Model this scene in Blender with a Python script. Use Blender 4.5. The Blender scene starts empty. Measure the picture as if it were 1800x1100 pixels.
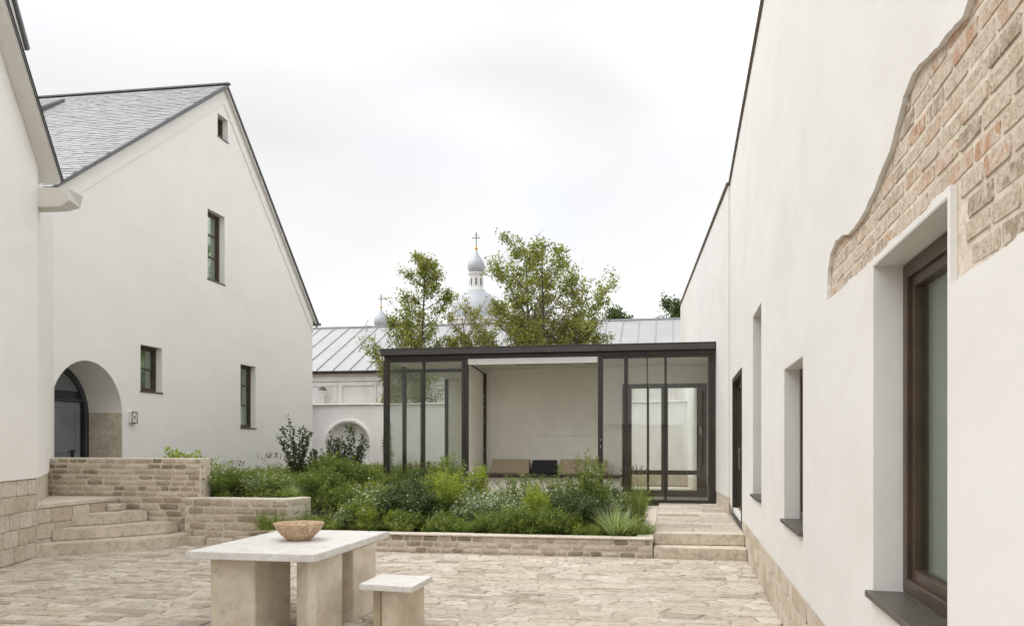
import bpy, bmesh, math, random
import numpy as np
from mathutils import Vector, Matrix
from mathutils.geometry import tessellate_polygon
from mathutils import noise as mnoise
random.seed(7); RNG = np.random.default_rng(11)
SC = bpy.context.scene; COL = SC.collection
R = math.radians

# ------------------------------------------------------------------ camera, sky, sun, exposure
cam_d = bpy.data.cameras.new('camera'); cam = bpy.data.objects.new('camera', cam_d); COL.objects.link(cam)
cam.location = (0, 0, 1.7); cam.rotation_euler = (R(90), 0, R(10.667))
cam_d.sensor_width = 36; cam_d.lens = 29.2; cam_d.shift_y = 0.1267; cam_d.clip_end = 2000; cam_d.clip_start = 0.05
SC.camera = cam
W = bpy.data.worlds.new('World'); SC.world = W; W.use_nodes = True
nt = W.node_tree; nt.nodes.clear()
SUN_EL, SUN_AZ = 58, 256            # azimuth measured clockwise from +Y: sun behind and to the left
sky = nt.nodes.new('ShaderNodeTexSky'); sky.sky_type = 'NISHITA'; sky.sun_disc = False
sky.sun_elevation = R(SUN_EL); sky.sun_rotation = R(SUN_AZ)
tc = nt.nodes.new('ShaderNodeTexCoord'); mp = nt.nodes.new('ShaderNodeMapping'); mp.inputs['Scale'].default_value = (1, 1, 2.6)
mp.inputs['Location'].default_value = (46.78, 24.14, 18.02)
n1 = nt.nodes.new('ShaderNodeTexNoise'); n1.inputs['Scale'].default_value = 1.25; n1.inputs['Detail'].default_value = 3; n1.inputs['Roughness'].default_value = 0.42; n1.inputs['Distortion'].default_value = .3
rp = nt.nodes.new('ShaderNodeValToRGB')
_e = rp.color_ramp.elements
_e[0].position = .30; _e[0].color = (2.1, 2.11, 2.12, 1); _e[1].position = .70; _e[1].color = (9.0, 9.0, 9.0, 1)
for _p, _v in ((.43, 2.5), (.52, 2.92)): _x = _e.new(_p); _x.color = (_v, _v, _v * 1.002, 1)
n2 = nt.nodes.new('ShaderNodeTexNoise'); n2.inputs['Scale'].default_value = 3.1; n2.inputs['Detail'].default_value = 4
r2 = nt.nodes.new('ShaderNodeMapRange'); r2.inputs['From Min'].default_value = .3; r2.inputs['From Max'].default_value = .5; r2.inputs['To Min'].default_value = .95; r2.inputs['To Max'].default_value = 1.0
mx = nt.nodes.new('ShaderNodeMixRGB'); bg = nt.nodes.new('ShaderNodeBackground'); out = nt.nodes.new('ShaderNodeOutputWorld')
bg.inputs['Strength'].default_value = .095
L = nt.links.new
L(tc.outputs['Generated'], mp.inputs['Vector']); L(mp.outputs['Vector'], n1.inputs['Vector']); L(mp.outputs['Vector'], n2.inputs['Vector'])
L(n1.outputs['Fac'], rp.inputs['Fac']); L(n2.outputs['Fac'], r2.inputs['Value']); L(r2.outputs['Result'], mx.inputs['Fac'])
L(sky.outputs['Color'], mx.inputs['Color1']); L(rp.outputs['Color'], mx.inputs['Color2']); L(mx.outputs['Color'], bg.inputs['Color']); L(bg.outputs['Background'], out.inputs['Surface'])
sd = bpy.data.lights.new('sun', 'SUN'); sun = bpy.data.objects.new('sun', sd); COL.objects.link(sun)
sd.energy = 0.36; sd.angle = R(32); sd.color = (1, .98, .95)
sv = Vector((math.sin(R(SUN_AZ)) * math.cos(R(SUN_EL)), math.cos(R(SUN_AZ)) * math.cos(R(SUN_EL)), math.sin(R(SUN_EL))))
sun.rotation_euler = sv.to_track_quat('Z', 'Y').to_euler(); sun.location = sv * 40
SC.view_settings.view_transform = 'Standard'; SC.view_settings.look = 'None'; SC.view_settings.exposure = 2.08; SC.view_settings.gamma = 1
SC.view_settings.use_curve_mapping = False

# ------------------------------------------------------------------ materials
def new_mat(name):
    m = bpy.data.materials.new(name); m.use_nodes = True; return m, m.node_tree, m.node_tree.nodes['Principled BSDF']
def noise_node(t, scale, detail=4, stretch=None, rough=.55, coord='Object', dist=0):
    n = t.nodes.new('ShaderNodeTexNoise'); n.inputs['Scale'].default_value = scale; n.inputs['Detail'].default_value = detail
    n.inputs['Roughness'].default_value = rough; n.inputs['Distortion'].default_value = dist
    c = t.nodes.new('ShaderNodeTexCoord'); m = t.nodes.new('ShaderNodeMapping'); m.inputs['Scale'].default_value = stretch or (1, 1, 1)
    if coord == 'World':
        g = t.nodes.new('ShaderNodeNewGeometry'); t.links.new(g.outputs['Position'], m.inputs['Vector'])
    else: t.links.new(c.outputs[coord], m.inputs['Vector'])
    t.links.new(m.outputs['Vector'], n.inputs['Vector']); return n
def ramp(t, src, stops):
    r = t.nodes.new('ShaderNodeValToRGB'); e = r.color_ramp.elements
    while len(e) > 1: e.remove(e[0])
    e[0].position = stops[0][0]; e[0].color = (*stops[0][1], 1)
    for p, c in stops[1:]:
        x = e.new(p); x.color = (*c, 1)
    t.links.new(src, r.inputs['Fac']); return r
def mixc(t, fac, a, b, mode='MIX'):
    m = t.nodes.new('ShaderNodeMixRGB'); m.blend_type = mode
    for i, v in ((0, fac), (1, a), (2, b)):
        if hasattr(v, 'is_linked') or isinstance(v, bpy.types.NodeSocket): t.links.new(v, m.inputs[i])
        else: m.inputs[i].default_value = v if i == 0 else (*v, 1)
    return m.outputs[0]
def bump(t, bs, srcs):
    prev = None
    for s, st, d in srcs:
        b = t.nodes.new('ShaderNodeBump'); b.inputs['Strength'].default_value = st; b.inputs['Distance'].default_value = d
        t.links.new(s, b.inputs['Height'])
        if prev: t.links.new(prev.outputs['Normal'], b.inputs['Normal'])
        prev = b
    t.links.new(prev.outputs['Normal'], bs.inputs['Normal'])
def plaster(name, col, warm=(.60, .53, .45), stain=.25, b=.5, dk=.90):
    m, t, bs = new_mat(name); bs.inputs['Roughness'].default_value = .9
    a = noise_node(t, .6, 5, (1, .6, .6), .6, 'World', .4); c = noise_node(t, 1.9, 7, (1, .35, .7), .62, 'World', .6); f = noise_node(t, 30, 5, (1, .45, 1), .7, 'World'); g = noise_node(t, 5, 5, None, .6, 'World')
    ra = ramp(t, a.outputs['Fac'], [(.38, (0, 0, 0)), (.72, (1, 1, 1))]); rc = ramp(t, c.outputs['Fac'], [(.42, (0, 0, 0)), (.75, (1, 1, 1))])
    k = mixc(t, 1.0, ra.outputs[0], rc.outputs[0], 'MULTIPLY')
    dark = tuple(x * dk for x in col)
    c1 = mixc(t, rc.outputs[0], col, dark)
    k2 = mixc(t, stain, (0, 0, 0), k)
    c2 = mixc(t, k2, c1, warm)
    t.links.new(c2, bs.inputs['Base Color'])
    bump(t, bs, [(g.outputs['Fac'], b * .35, .02), (f.outputs['Fac'], b * .45, .004)])
    return m
def stone(name, stops, island=False, var=.5, bumpd=.012, rough=.88, scale=14, stretch=None, wash=None, washamt=.5):
    m, t, bs = new_mat(name); bs.inputs['Roughness'].default_value = rough
    if island == 'none':
        src = noise_node(t, 1.3, 5, stretch, .6, 'World').outputs['Fac']
    elif island:
        g = t.nodes.new('ShaderNodeNewGeometry'); src = g.outputs['Random Per Island']
    else:
        o = t.nodes.new('ShaderNodeObjectInfo'); src = o.outputs['Random']
    r = ramp(t, src, stops)
    n = noise_node(t, scale, 7, stretch, .65, 'World', .5); n3 = noise_node(t, scale * .25, 5, stretch, .6, 'World', .8)
    rn = ramp(t, n.outputs['Fac'], [(.32, (.55, .52, .48)), (.5, (1, 1, 1)), (.72, (1.18, 1.18, 1.17))])
    c = mixc(t, var, r.outputs[0], mixc(t, 1.0, r.outputs[0], rn.outputs[0], 'MULTIPLY'))
    if wash:
        w = ramp(t, n3.outputs['Fac'], [(.46, (0, 0, 0)), (.60, (1, 1, 1))]); c = mixc(t, mixc(t, washamt, (0, 0, 0), w.outputs[0]), c, wash)
    else:
        w = ramp(t, n3.outputs['Fac'], [(.35, (.8, .78, .74)), (.65, (1.08, 1.08, 1.08))]); c = mixc(t, .6, c, mixc(t, 1.0, c, w.outputs[0], 'MULTIPLY'))
    t.links.new(c, bs.inputs['Base Color'])
    f = noise_node(t, scale * 5, 5, None, .7, 'World')
    bump(t, bs, [(n3.outputs['Fac'], .5, bumpd * 1.6), (n.outputs['Fac'], .7, bumpd), (f.outputs['Fac'], .4, bumpd * .25)])
    return m
def simple(name, col, rough=.6, metal=0, var=.12, scale=8, b=0.0, stretch=None):
    m, t, bs = new_mat(name); bs.inputs['Roughness'].default_value = rough; bs.inputs['Metallic'].default_value = metal
    n = noise_node(t, scale, 5, stretch, .6, 'World')
    r = ramp(t, n.outputs['Fac'], [(.3, tuple(x * (1 - var) for x in col)), (.7, tuple(min(1, x * (1 + var)) for x in col))])
    t.links.new(r.outputs[0], bs.inputs['Base Color'])
    if b:
        f = noise_node(t, scale * 6, 4, stretch, .6, 'World'); bump(t, bs, [(f.outputs['Fac'], b, .004)])
    return m
def glass(name, tint, refl=1.0, haze=0.0):
    m = bpy.data.materials.new(name); m.use_nodes = True; t = m.node_tree; t.nodes.clear()
    o = t.nodes.new('ShaderNodeOutputMaterial'); tr = t.nodes.new('ShaderNodeBsdfTransparent'); tr.inputs[0].default_value = (*tint, 1)
    gl = t.nodes.new('ShaderNodeBsdfGlossy'); gl.inputs['Roughness'].default_value = .01; gl.inputs[0].default_value = (.95, 1, .98, 1)
    fr = t.nodes.new('ShaderNodeFresnel'); fr.inputs[0].default_value = 1.5
    mm = t.nodes.new('ShaderNodeMath'); mm.operation = 'MULTIPLY_ADD'; mm.inputs[1].default_value = refl; mm.inputs[2].default_value = haze; mm.use_clamp = True
    n = noise_node(t, 1.2, 2, None, .5, 'World'); b = t.nodes.new('ShaderNodeBump'); b.inputs['Strength'].default_value = .03; b.inputs['Distance'].default_value = .02
    t.links.new(n.outputs['Fac'], b.inputs['Height']); t.links.new(b.outputs['Normal'], gl.inputs['Normal'])
    ms = t.nodes.new('ShaderNodeMixShader'); t.links.new(fr.outputs[0], mm.inputs[0]); t.links.new(mm.outputs[0], ms.inputs[0]); t.links.new(tr.outputs[0], ms.inputs[1]); t.links.new(gl.outputs[0], ms.inputs[2]); t.links.new(ms.outputs[0], o.inputs[0])
    return m
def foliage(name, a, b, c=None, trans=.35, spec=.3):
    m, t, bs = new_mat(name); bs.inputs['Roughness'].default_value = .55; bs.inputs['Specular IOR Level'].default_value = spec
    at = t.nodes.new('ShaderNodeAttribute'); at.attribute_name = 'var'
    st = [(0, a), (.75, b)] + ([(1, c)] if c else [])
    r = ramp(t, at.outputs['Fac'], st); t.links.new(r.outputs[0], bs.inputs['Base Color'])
    tl = t.nodes.new('ShaderNodeBsdfTranslucent'); t.links.new(mixc(t, 1, r.outputs[0], (1.3, 1.5, .8), 'MULTIPLY'), tl.inputs[0])
    ms = t.nodes.new('ShaderNodeMixShader'); ms.inputs[0].default_value = trans
    o = t.nodes['Material Output']; t.links.new(bs.outputs[0], ms.inputs[1]); t.links.new(tl.outputs[0], ms.inputs[2]); t.links.new(ms.outputs[0], o.inputs[0]); return m
M = {}
M['plaster'] = plaster('white_plaster', (.72, .708, .685), (.66, .59, .50), .25, .5, .925)
M['plaster_left'] = plaster('white_plaster_aged', (.86, .84, .805), (.72, .66, .58), .16, .4, .955)
M['plaster_back'] = plaster('white_wash', (.88, .86, .835), stain=.2)
M['plaster_in'] = plaster('cream_plaster', (.90, .865, .785), stain=.1, b=.2)
M['plaster_far'] = plaster('pink_white_plaster', (.86, .82, .79), (.58, .44, .37), .6)
M['soffit'] = plaster('painted_soffit', (.66, .64, .60), stain=.15, b=.15)
M['mortar'] = stone('lime_mortar', [(0, (.60, .53, .435)), (1, (.72, .65, .555))], 'none', .6, .010, .95, 22)
M['mortar_pale'] = stone('pale_mortar', [(0, (.56, .50, .42)), (1, (.68, .62, .54))], 'none', .5, .008, .95, 18)
WALLST = [(0, (.20, .16, .115)), (.25, (.35, .29, .215)), (.5, (.46, .39, .30)), (.8, (.56, .485, .39)), (1, (.63, .56, .47))]
M['rubble'] = stone('rubble_stone', WALLST, False, .8, .012, .9, 30, wash=(.52, .46, .38), washamt=.28)
M['rubble_stuff'] = stone('rubble_stone_mass', WALLST, True, .8, .012, .9, 30, wash=(.52, .46, .38), washamt=.28)
M['brick'] = stone('whitewashed_brick', [(0, (.36, .28, .20)), (.2, (.52, .43, .33)), (.45, (.58, .47, .36)), (.6, (.52, .36, .245)), (.76, (.50, .30, .185)), (.84, (.50, .41, .31)), (1, (.60, .50, .42))], False, 1.0, .016, .92, 55, wash=(.64, .57, .49), washamt=.8)
M['block'] = stone('limestone_block', [(0, (.50, .43, .34)), (.5, (.58, .52, .43)), (1, (.65, .59, .50))], False, .5, .008, .88, 16)
M['block_tan'] = stone('tan_limestone_block', [(0, (.49, .415, .32)), (.5, (.56, .49, .395)), (1, (.60, .53, .44))], False, .45, .007, .88, 16)
M['step'] = stone('limestone_step', [(0, (.49, .42, .33)), (.5, (.59, .525, .43)), (1, (.67, .605, .515))], 'none', .7, .006, .85, 12)
PAV = [(0, (.36, .31, .25)), (.15, (.45, .395, .32)), (.35, (.50, .45, .385)), (.6, (.53, .46, .37)), (.8, (.56, .51, .44)), (1, (.62, .565, .49))]
M['pave'] = stone('riven_paving', PAV, False, .8, .016, .85, 11, (1, 1.4, 1))
M['pave_stuff'] = stone('riven_paving_mass', PAV, True, .8, .016, .85, 11, (1, 1.4, 1))
M['sand'] = simple('sandy_joint', (.38, .33, .27), .95, 0, .2, 12, .6)
M['travertine'] = stone('travertine_top', [(0, (.68, .665, .645)), (1, (.745, .73, .71))], 'none', .25, .002, .6, 30)
M['travertine_leg'] = stone('travertine_leg', [(.3, (.56, .475, .35)), (.5, (.69, .625, .52)), (.7, (.76, .71, .625))], 'none', .3, .005, .7, 10)
M['bronze'] = simple('bronze_frame', (.078, .052, .036), .42, .35, .25, 3, 0)
M['bronze_dark'] = simple('dark_bronze', (.042, .035, .030), .5, .3, .2, 3, 0)
M['fascia'] = simple('dark_zinc', (.062, .058, .056), .5, .3, .15, 4)
M['coping'] = simple('rusty_coping', (.16, .13, .105), .7, .2, .35, 6)
M['sill'] = simple('metal_sill', (.115, .10, .088), .45, .5, .15, 7)
M['slate'] = None
m, t, bs = new_mat('slate'); g = t.nodes.new('ShaderNodeNewGeometry'); r = ramp(t, g.outputs['Random Per Island'], [(0, (.25, .252, .255)), (.5, (.275, .278, .28)), (1, (.305, .308, .31))])
nn = noise_node(t, 18, 4, None, .6, 'World'); t.links.new(r.outputs[0], bs.inputs['Base Color']); bs.inputs['Roughness'].default_value = .5; bump(t, bs, [(nn.outputs['Fac'], .3, .006)]); M['slate'] = m
M['slate_edge'] = simple('slate_edge', (.12, .125, .13), .6, 0, .2, 5)
M['door_blue'] = simple('blue_grey_door_paint', (.22, .24, .26), .45, .2, .15, 3, .1)
M['door_dark'] = simple('dark_door_frame', (.055, .065, .075), .5, .2, .2, 3)
M['metal_roof'] = simple('zinc_roof_sheet', (.375, .385, .385), .45, .25, .08, 1.2)
M['seam'] = simple('zinc_seam', (.33, .35, .36), .5, .3, .1, 1)
M['dome'] = simple('silver_dome', (.34, .36, .38), .5, .15, .10, .8)
M['gold'] = simple('gilded_ball', (.60, .38, .08), .35, .8, .1, 2)
M['church'] = plaster('church_pink', (.66, .56, .52), (.50, .36, .30), .6)
M['church_white'] = plaster('church_white', (.60, .60, .585), stain=.3)
M['soil'] = simple('dark_soil', (.045, .032, .022), .95, 0, .4, 14, 1.0)
M['ground'] = simple('earth_ground', (.24, .215, .17), .95, 0, .25, 3, .4)
M['cushion'] = simple('tan_boucle', (.44, .35, .25), .95, 0, .15, 60, 1.0)
M['black'] = simple('black_fabric', (.012, .013, .015), .75, 0, .2, 30, .4)
M['curtain'] = simple('grey_curtain', (.74, .75, .68), .9, 0, .08, 3)
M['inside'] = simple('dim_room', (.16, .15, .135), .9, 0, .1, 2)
M['bark'] = simple('bark', (.085, .068, .052), .9, 0, .3, 12, .8)
M['stem'] = simple('green_stem', (.085, .11, .04), .8, 0, .3, 12)
M['glass'] = glass('clear_glass', (.975, .99, .98), .42, .015)
M['glass_win'] = glass('window_glass', (.86, .90, .85), .6, .05)
M['steel'] = simple('steel', (.45, .45, .44), .35, .8, .1, 6)
M['white_paint'] = simple('white_paint', (.70, .68, .65), .6, 0, .05, 6)
m, t, bs = new_mat('veined_bowl'); bs.inputs['Roughness'].default_value = .55
n = noise_node(t, 9, 6, None, .65, 'Object', 1.8); r = ramp(t, n.outputs['Fac'], [(.3, (.36, .22, .12)), (.45, (.55, .39, .25)), (.52, (.33, .20, .11)), (.58, (.60, .45, .31)), (.8, (.66, .53, .40))])
t.links.new(r.outputs[0], bs.inputs['Base Color']); bump(t, bs, [(n.outputs['Fac'], .3, .004)]); M['bowl'] = m
M['leaf_tree'] = foliage('tree_leaf', (.10, .115, .035), (.27, .27, .075), (.46, .39, .13), .5)
M['leaf_tree_b'] = foliage('tree_leaf_brownish', (.15, .135, .05), (.31, .28, .10), (.46, .33, .13), .5)
M['leaf_far'] = foliage('far_leaf', (.04, .065, .02), (.09, .125, .04), None, .25)
M['leaf_dark'] = foliage('dark_leaf', (.035, .06, .022), (.12, .165, .06), (.28, .32, .14), .3, .5)
M['leaf_mid'] = foliage('mid_leaf', (.065, .095, .025), (.24, .29, .075), (.52, .54, .22), .45)
M['leaf_lime'] = foliage('lime_leaf', (.18, .22, .04), (.40, .44, .09), (.62, .60, .19), .5)
M['leaf_grey'] = foliage('grey_leaf', (.13, .17, .09), (.29, .33, .20), (.50, .53, .40), .35)
M['leaf_shrub'] = foliage('round_leaf', (.04, .055, .025), (.10, .13, .055), (.20, .24, .10), .3, .5)
M['grass'] = foliage('grass_blade', (.10, .13, .04), (.24, .28, .08), (.42, .43, .16), .4)
M['grass_pale'] = foliage('variegated_blade', (.20, .25, .11), (.45, .50, .30), (.68, .70, .52), .4)
M['petal'] = foliage('white_petal', (.62, .62, .58), (.80, .80, .76), None, .3)
M['dry'] = foliage('dry_seedhead', (.09, .06, .035), (.20, .15, .09), None, .2)

# ------------------------------------------------------------------ builders
def tag(o, label=None, cat=None, group=None, kind=None):
    if label: o['label'] = label
    if cat: o['category'] = cat
    if group: o['group'] = group
    if kind: o['kind'] = kind
    return o
def link(name, me, parent=None, loc=(0, 0, 0), rz=0, mat=None):
    o = bpy.data.objects.new(name, me); COL.objects.link(o); o.location = loc; o.rotation_euler = (0, 0, rz)
    if parent: o.parent = parent
    return o
def empty(name, loc=(0, 0, 0), rz=0, label=None, cat=None, group=None):
    o = link(name, None, None, loc, rz); o.empty_display_size = .2; return tag(o, label, cat, group)
class MB:
    def __init__(s, sig=1): s.v = []; s.f = []; s.sig = sig
    def add(s, vs, fs):
        k = len(s.v); s.v += [(a, b * s.sig, c) for a, b, c in vs]; s.f += [tuple(i + k for i in f) for f in fs]; return s
    def box(s, x0, x1, y0, y1, z0, z1):
        return s.add([(x0, y0, z0), (x1, y0, z0), (x1, y1, z0), (x0, y1, z0), (x0, y0, z1), (x1, y0, z1), (x1, y1, z1), (x0, y1, z1)],
                     [(3, 2, 1, 0), (4, 5, 6, 7), (0, 1, 5, 4), (1, 2, 6, 5), (2, 3, 7, 6), (3, 0, 4, 7)])
    def prism(s, pts, z0, z1):
        n = len(pts)
        return s.add([(x, y, z0) for x, y in pts] + [(x, y, z1) for x, y in pts], [tuple(range(n))[::-1], tuple(range(n, 2 * n))] + [(i, (i + 1) % n, n + (i + 1) % n, n + i) for i in range(n)])
    def loops(s, outer, holes, n0, n1):
        """slab in the (s, z) plane between depths n0 and n1, with holes"""
        ls = [outer] + list(holes); tri = tessellate_polygon([[Vector((a, b, 0)) for a, b in l] for l in ls])
        flat = [p for l in ls for p in l]; N = len(flat)
        vs = [(a, n1, b) for a, b in flat] + [(a, n0, b) for a, b in flat]
        fs = [tuple(t) for t in tri] + [tuple(i + N for i in t)[::-1] for t in tri]; k = 0
        for l in ls:
            m_ = len(l)
            for i in range(m_): j = (i + 1) % m_; fs.append((k + i, k + j, N + k + j, N + k + i))
            k += m_
        return s.add(vs, fs)
    def tube(s, pts, radii, sides=6, cap=True):
        k = len(s.v); P = [Vector(p) for p in pts]; vs = []; fs = []
        for i, p in enumerate(P):
            d = (P[min(i + 1, len(P) - 1)] - P[max(i - 1, 0)]).normalized(); a = d.cross(Vector((0, 0, 1)) if abs(d.z) < .9 else Vector((1, 0, 0))).normalized(); b = d.cross(a)
            for j in range(sides):
                w = 2 * math.pi * j / sides; q = p + (a * math.cos(w) + b * math.sin(w)) * radii[i]; vs.append(tuple(q))
        for i in range(len(P) - 1):
            for j in range(sides): jj = (j + 1) % sides; fs.append((i * sides + j, i * sides + jj, (i + 1) * sides + jj, (i + 1) * sides + j))
        if cap: fs.append(tuple(range(sides))); fs.append(tuple(range((len(P) - 1) * sides, len(P) * sides))[::-1])
        return s.add(vs, fs)
    def lathe(s, prof, seg=24, cx=0, cy=0):
        vs = []; fs = []; n = len(prof)
        for r, z in prof:
            for j in range(seg): w = 2 * math.pi * j / seg; vs.append((cx + r * math.cos(w), cy + r * math.sin(w), z))
        for i in range(n - 1):
            for j in range(seg): jj = (j + 1) % seg; fs.append((i * seg + j, i * seg + jj, (i + 1) * seg + jj, (i + 1) * seg + j))
        return s.add(vs, fs)
    def build(s, name, mat, parent=None, loc=(0, 0, 0), rz=0, bevel=0, smooth=False, seg=1, recalc=True, kind=None, weld=False):
        me = bpy.data.meshes.new(name); bm = bmesh.new(); vv = [bm.verts.new(v) for v in s.v]
        for f in s.f:
            try: bm.faces.new([vv[i] for i in f])
            except ValueError: pass
        if weld: bmesh.ops.remove_doubles(bm, verts=bm.verts, dist=1e-5)
        if recalc: bmesh.ops.recalc_face_normals(bm, faces=bm.faces)
        if bevel:
            es = [e for e in bm.edges if len(e.link_faces) == 2 and e.calc_face_angle(0) > .5]
            bmesh.ops.bevel(bm, geom=es, offset=bevel, segments=seg, affect='EDGES', clamp_overlap=True)
        bm.to_mesh(me); bm.free()
        if smooth:
            for p in me.polygons: p.use_smooth = True
        me.materials.append(mat); o = link(name, me, parent, loc, rz)
        if kind: o['kind'] = kind
        return o
def recopy(o, parent=None):
    c = o.copy(); COL.objects.link(c); c.parent = parent
    for ch in o.children: recopy(ch, c)
    return c
def wobble(loop, step, amp, seed=0, closed=True):
    out = []; n = len(loop)
    for i in range(n):
        a = Vector(loop[i]); b = Vector(loop[(i + 1) % n]); k = max(1, int((b - a).length / step)); nn = Vector((-(b - a).y, (b - a).x)).normalized()
        for j in range(k):
            p = a.lerp(b, j / k); w = mnoise.noise(Vector((p.x * 9, p.y * 9, seed))) * amp + mnoise.noise(Vector((p.x * 31, p.y * 31, seed))) * amp * .5
            p = p + nn * w; out.append((p.x, p.y))
    return out
def smooth_loop(loop, it=2):
    for _ in range(it):
        o = []
        for i in range(len(loop)):
            a = loop[i]; b = loop[(i + 1) % len(loop)]; o += [(a[0] * .75 + b[0] * .25, a[1] * .75 + b[1] * .25), (a[0] * .25 + b[0] * .75, a[1] * .25 + b[1] * .75)]
        loop = o
    return loop
# stone variants: unit size, front on +y
def stone_mesh(seed, rnd=.8, k=10, jit=.05, bul=.15, name='stone', fx=.90, fz=.80, flat=False):
    r = random.Random(seed); out = []
    for i in range(k):
        w = 2 * math.pi * (i + .5) / k; c_, s_ = math.cos(w), math.sin(w); e = .2 if rnd < .5 else .42
        x = .5 * math.copysign(abs(c_) ** e, c_) + r.uniform(-jit, jit) * .5; z = .5 * math.copysign(abs(s_) ** e, s_) + r.uniform(-jit, jit)
        out.append((x, z))
    vs = [(x, -1, z) for x, z in out] + [(x, -.25, z) for x, z in out] + [(x * fx, 0 if flat else r.uniform(-.10, .0), z * fz) for x, z in out]
    for _ in range(1): vs.append((r.uniform(-.1, .1), 0 if flat else bul * r.uniform(.2, 1), r.uniform(-.1, .1)))
    fs = []
    for q in (0, 1):
        for i in range(k): j = (i + 1) % k; fs.append((q * k + i, q * k + j, (q + 1) * k + j, (q + 1) * k + i))
    for i in range(k): fs.append((2 * k + i, 2 * k + (i + 1) % k, 3 * k))
    me = bpy.data.meshes.new(name); bm = bmesh.new(); vv = [bm.verts.new(v) for v in vs]
    for f in fs: bm.faces.new([vv[i] for i in f])
    bmesh.ops.recalc_face_normals(bm, faces=bm.faces)
    # open back: make the front centre face outward
    bm.faces.ensure_lookup_table()
    if bm.faces[-1].normal.y < 0: bmesh.ops.reverse_faces(bm, faces=bm.faces)
    bm.to_mesh(me); bm.free(); return me
def variants(mat, n, seed, **kw):
    o = [stone_mesh(seed + i, **kw) for i in range(n)]
    for me in o: me.materials.append(mat)
    return o
V_rub = variants(M['rubble'], 10, 1, jit=.09, bul=.25)
V_brick = variants(M['brick'], 12, 40, rnd=.3, k=16, jit=.05, bul=.03, fx=.97, fz=.90, name='brick', flat=True)
V_block = variants(M['block'], 8, 80, rnd=.3, k=16, jit=.012, bul=.1, fx=.97, fz=.95, flat=True)
V_tan = variants(M['block_tan'], 8, 120, rnd=.3, k=16, jit=.006, bul=.05, fx=.985, fz=.965, flat=True)
def lay(parent, name, vs, s0, s1, z0, z1, courses, lmin, lmax, gap, n=0.0, depth=.03, sig=1, inside=None, zgap=None, hjit=0.0, rz=None, off=None, seed=0):
    """lay stones or bricks in courses on the local (s, z) plane, fronts at depth n"""
    r = random.Random(seed); zgap = gap if zgap is None else zgap; ch = (z1 - z0) / courses; cnt = 0
    for c in range(courses):
        x = s0 - (r.uniform(0, lmax * .7) if off is None else (off * (c % 2)))
        while x < s1 - .02:
            l = r.uniform(lmin, lmax); a = max(x, s0); b = min(x + l, s1); x += l
            if b - a < lmin * .35 + gap: continue
            zc = z0 + (c + .5) * ch; hh = ch - zgap + r.uniform(-hjit, hjit); sc = (a + b) / 2
            if inside and not inside(sc, zc, (b - a) / 2, hh / 2): continue
            o = bpy.data.objects.new(name, r.choice(vs)); COL.objects.link(o); o.parent = parent; d = depth * r.uniform(.8, 1.15)
            o.location = (sc, sig * (n + r.uniform(-.25, .25) * depth * .3), zc + r.uniform(-hjit, hjit) * .4)
            flip = r.choice((1, -1)); o.scale = ((b - a - gap) * 1.0 * flip * 1, d * 1.0, hh)
            o.rotation_euler = (0, 0, 0 if sig > 0 else math.pi)
            cnt += 1
    return cnt
def frame_rot(d): return math.atan2(d[1], d[0])

# ------------------------------------------------------------------ ground and levels
MB().box(-150, 150, -60, 250, -.6, -.06).build('ground', M['ground'], kind='structure')
court = MB().prism([(-14, -8), (1.3, -8), (1.3, 12.9), (-9, 13.2), (-14, 13.2)], -.3, -.009).build('courtyard_paving', M['sand'], kind='structure')
rowy = [1.0]; rr = random.Random(5)
while rowy[-1] < 12.9: rowy.append(rowy[-1] + rr.uniform(.12, .24))
def rowf(k, x):
    y = rowy[k]
    return y + .07 * mnoise.noise(Vector((x * .55, y * .7, 3.1))) + .05 * mnoise.noise(Vector((x * 1.7, k * 3.3, 1.1))) + .015 * mnoise.noise(Vector((x * 7, k * 1.7, 9)))
stones = []
for k in range(len(rowy) - 1):
    x = -9.8 - rr.uniform(0, .5); slant = 0
    while x < 1.25:
        big = x > -1.6 and rowy[k] < 10.5
        l = rr.uniform(.30, .70) if big else rr.uniform(.15, .42)
        x1 = x + l; s1_ = rr.uniform(-.055, .055); stones.append((k, x, x1, slant, s1_)); x = x1; slant = s1_
def paving_stone_geo(k, xa, xb, sa, sb, r):
    g = .005; top = r.uniform(-.003, .005); tx, ty = r.uniform(-.012, .012), r.uniform(-.02, .02); pts = []
    for t_ in (0, .33, .66, 1): x = (xa - sa) * (1 - t_) + (xb - sb) * t_ + (g if t_ == 0 else -g if t_ == 1 else 0); pts.append((x, rowf(k, x) + g))
    for t_ in (1, .66, .33, 0): x = (xa + sa) * (1 - t_) + (xb + sb) * t_ + (g if t_ == 0 else -g if t_ == 1 else 0); pts.append((x, rowf(k + 1, x) - g))
    cx = sum(p[0] for p in pts) / 8; cy = sum(p[1] for p in pts) / 8
    z = lambda x, y, e=0: top + tx * (x - cx) + ty * (y - cy) * 2 + r.uniform(-.003, .003) - e
    vs = [(x - cx, y - cy, -.05) for x, y in pts] + [(x - cx + (cx - x) * .02, y - cy + (cy - y) * .02, z(x, y, .008)) for x, y in pts] + [((x - cx) * .90, (y - cy) * .84, z(x, y)) for x, y in pts] + [(0, 0, z(cx, cy) + r.uniform(-.003, .004))]
    fs = []
    for q in (0, 1):
        for i in range(8): j = (i + 1) % 8; fs.append((q * 8 + i, q * 8 + j, (q + 1) * 8 + j, (q + 1) * 8 + i))
    for i in range(8): fs.append((16 + i, 16 + (i + 1) % 8, 24))
    return cx, cy, vs, fs
def step_zone(cx, cy): return cx < -7.7 and cy > 12.6 + (cx + 8.0) * .0 or (cx < -8.2 and cy - 10.9 > (cx + 9.2) * 1.0 + .1)
scored = []
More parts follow.
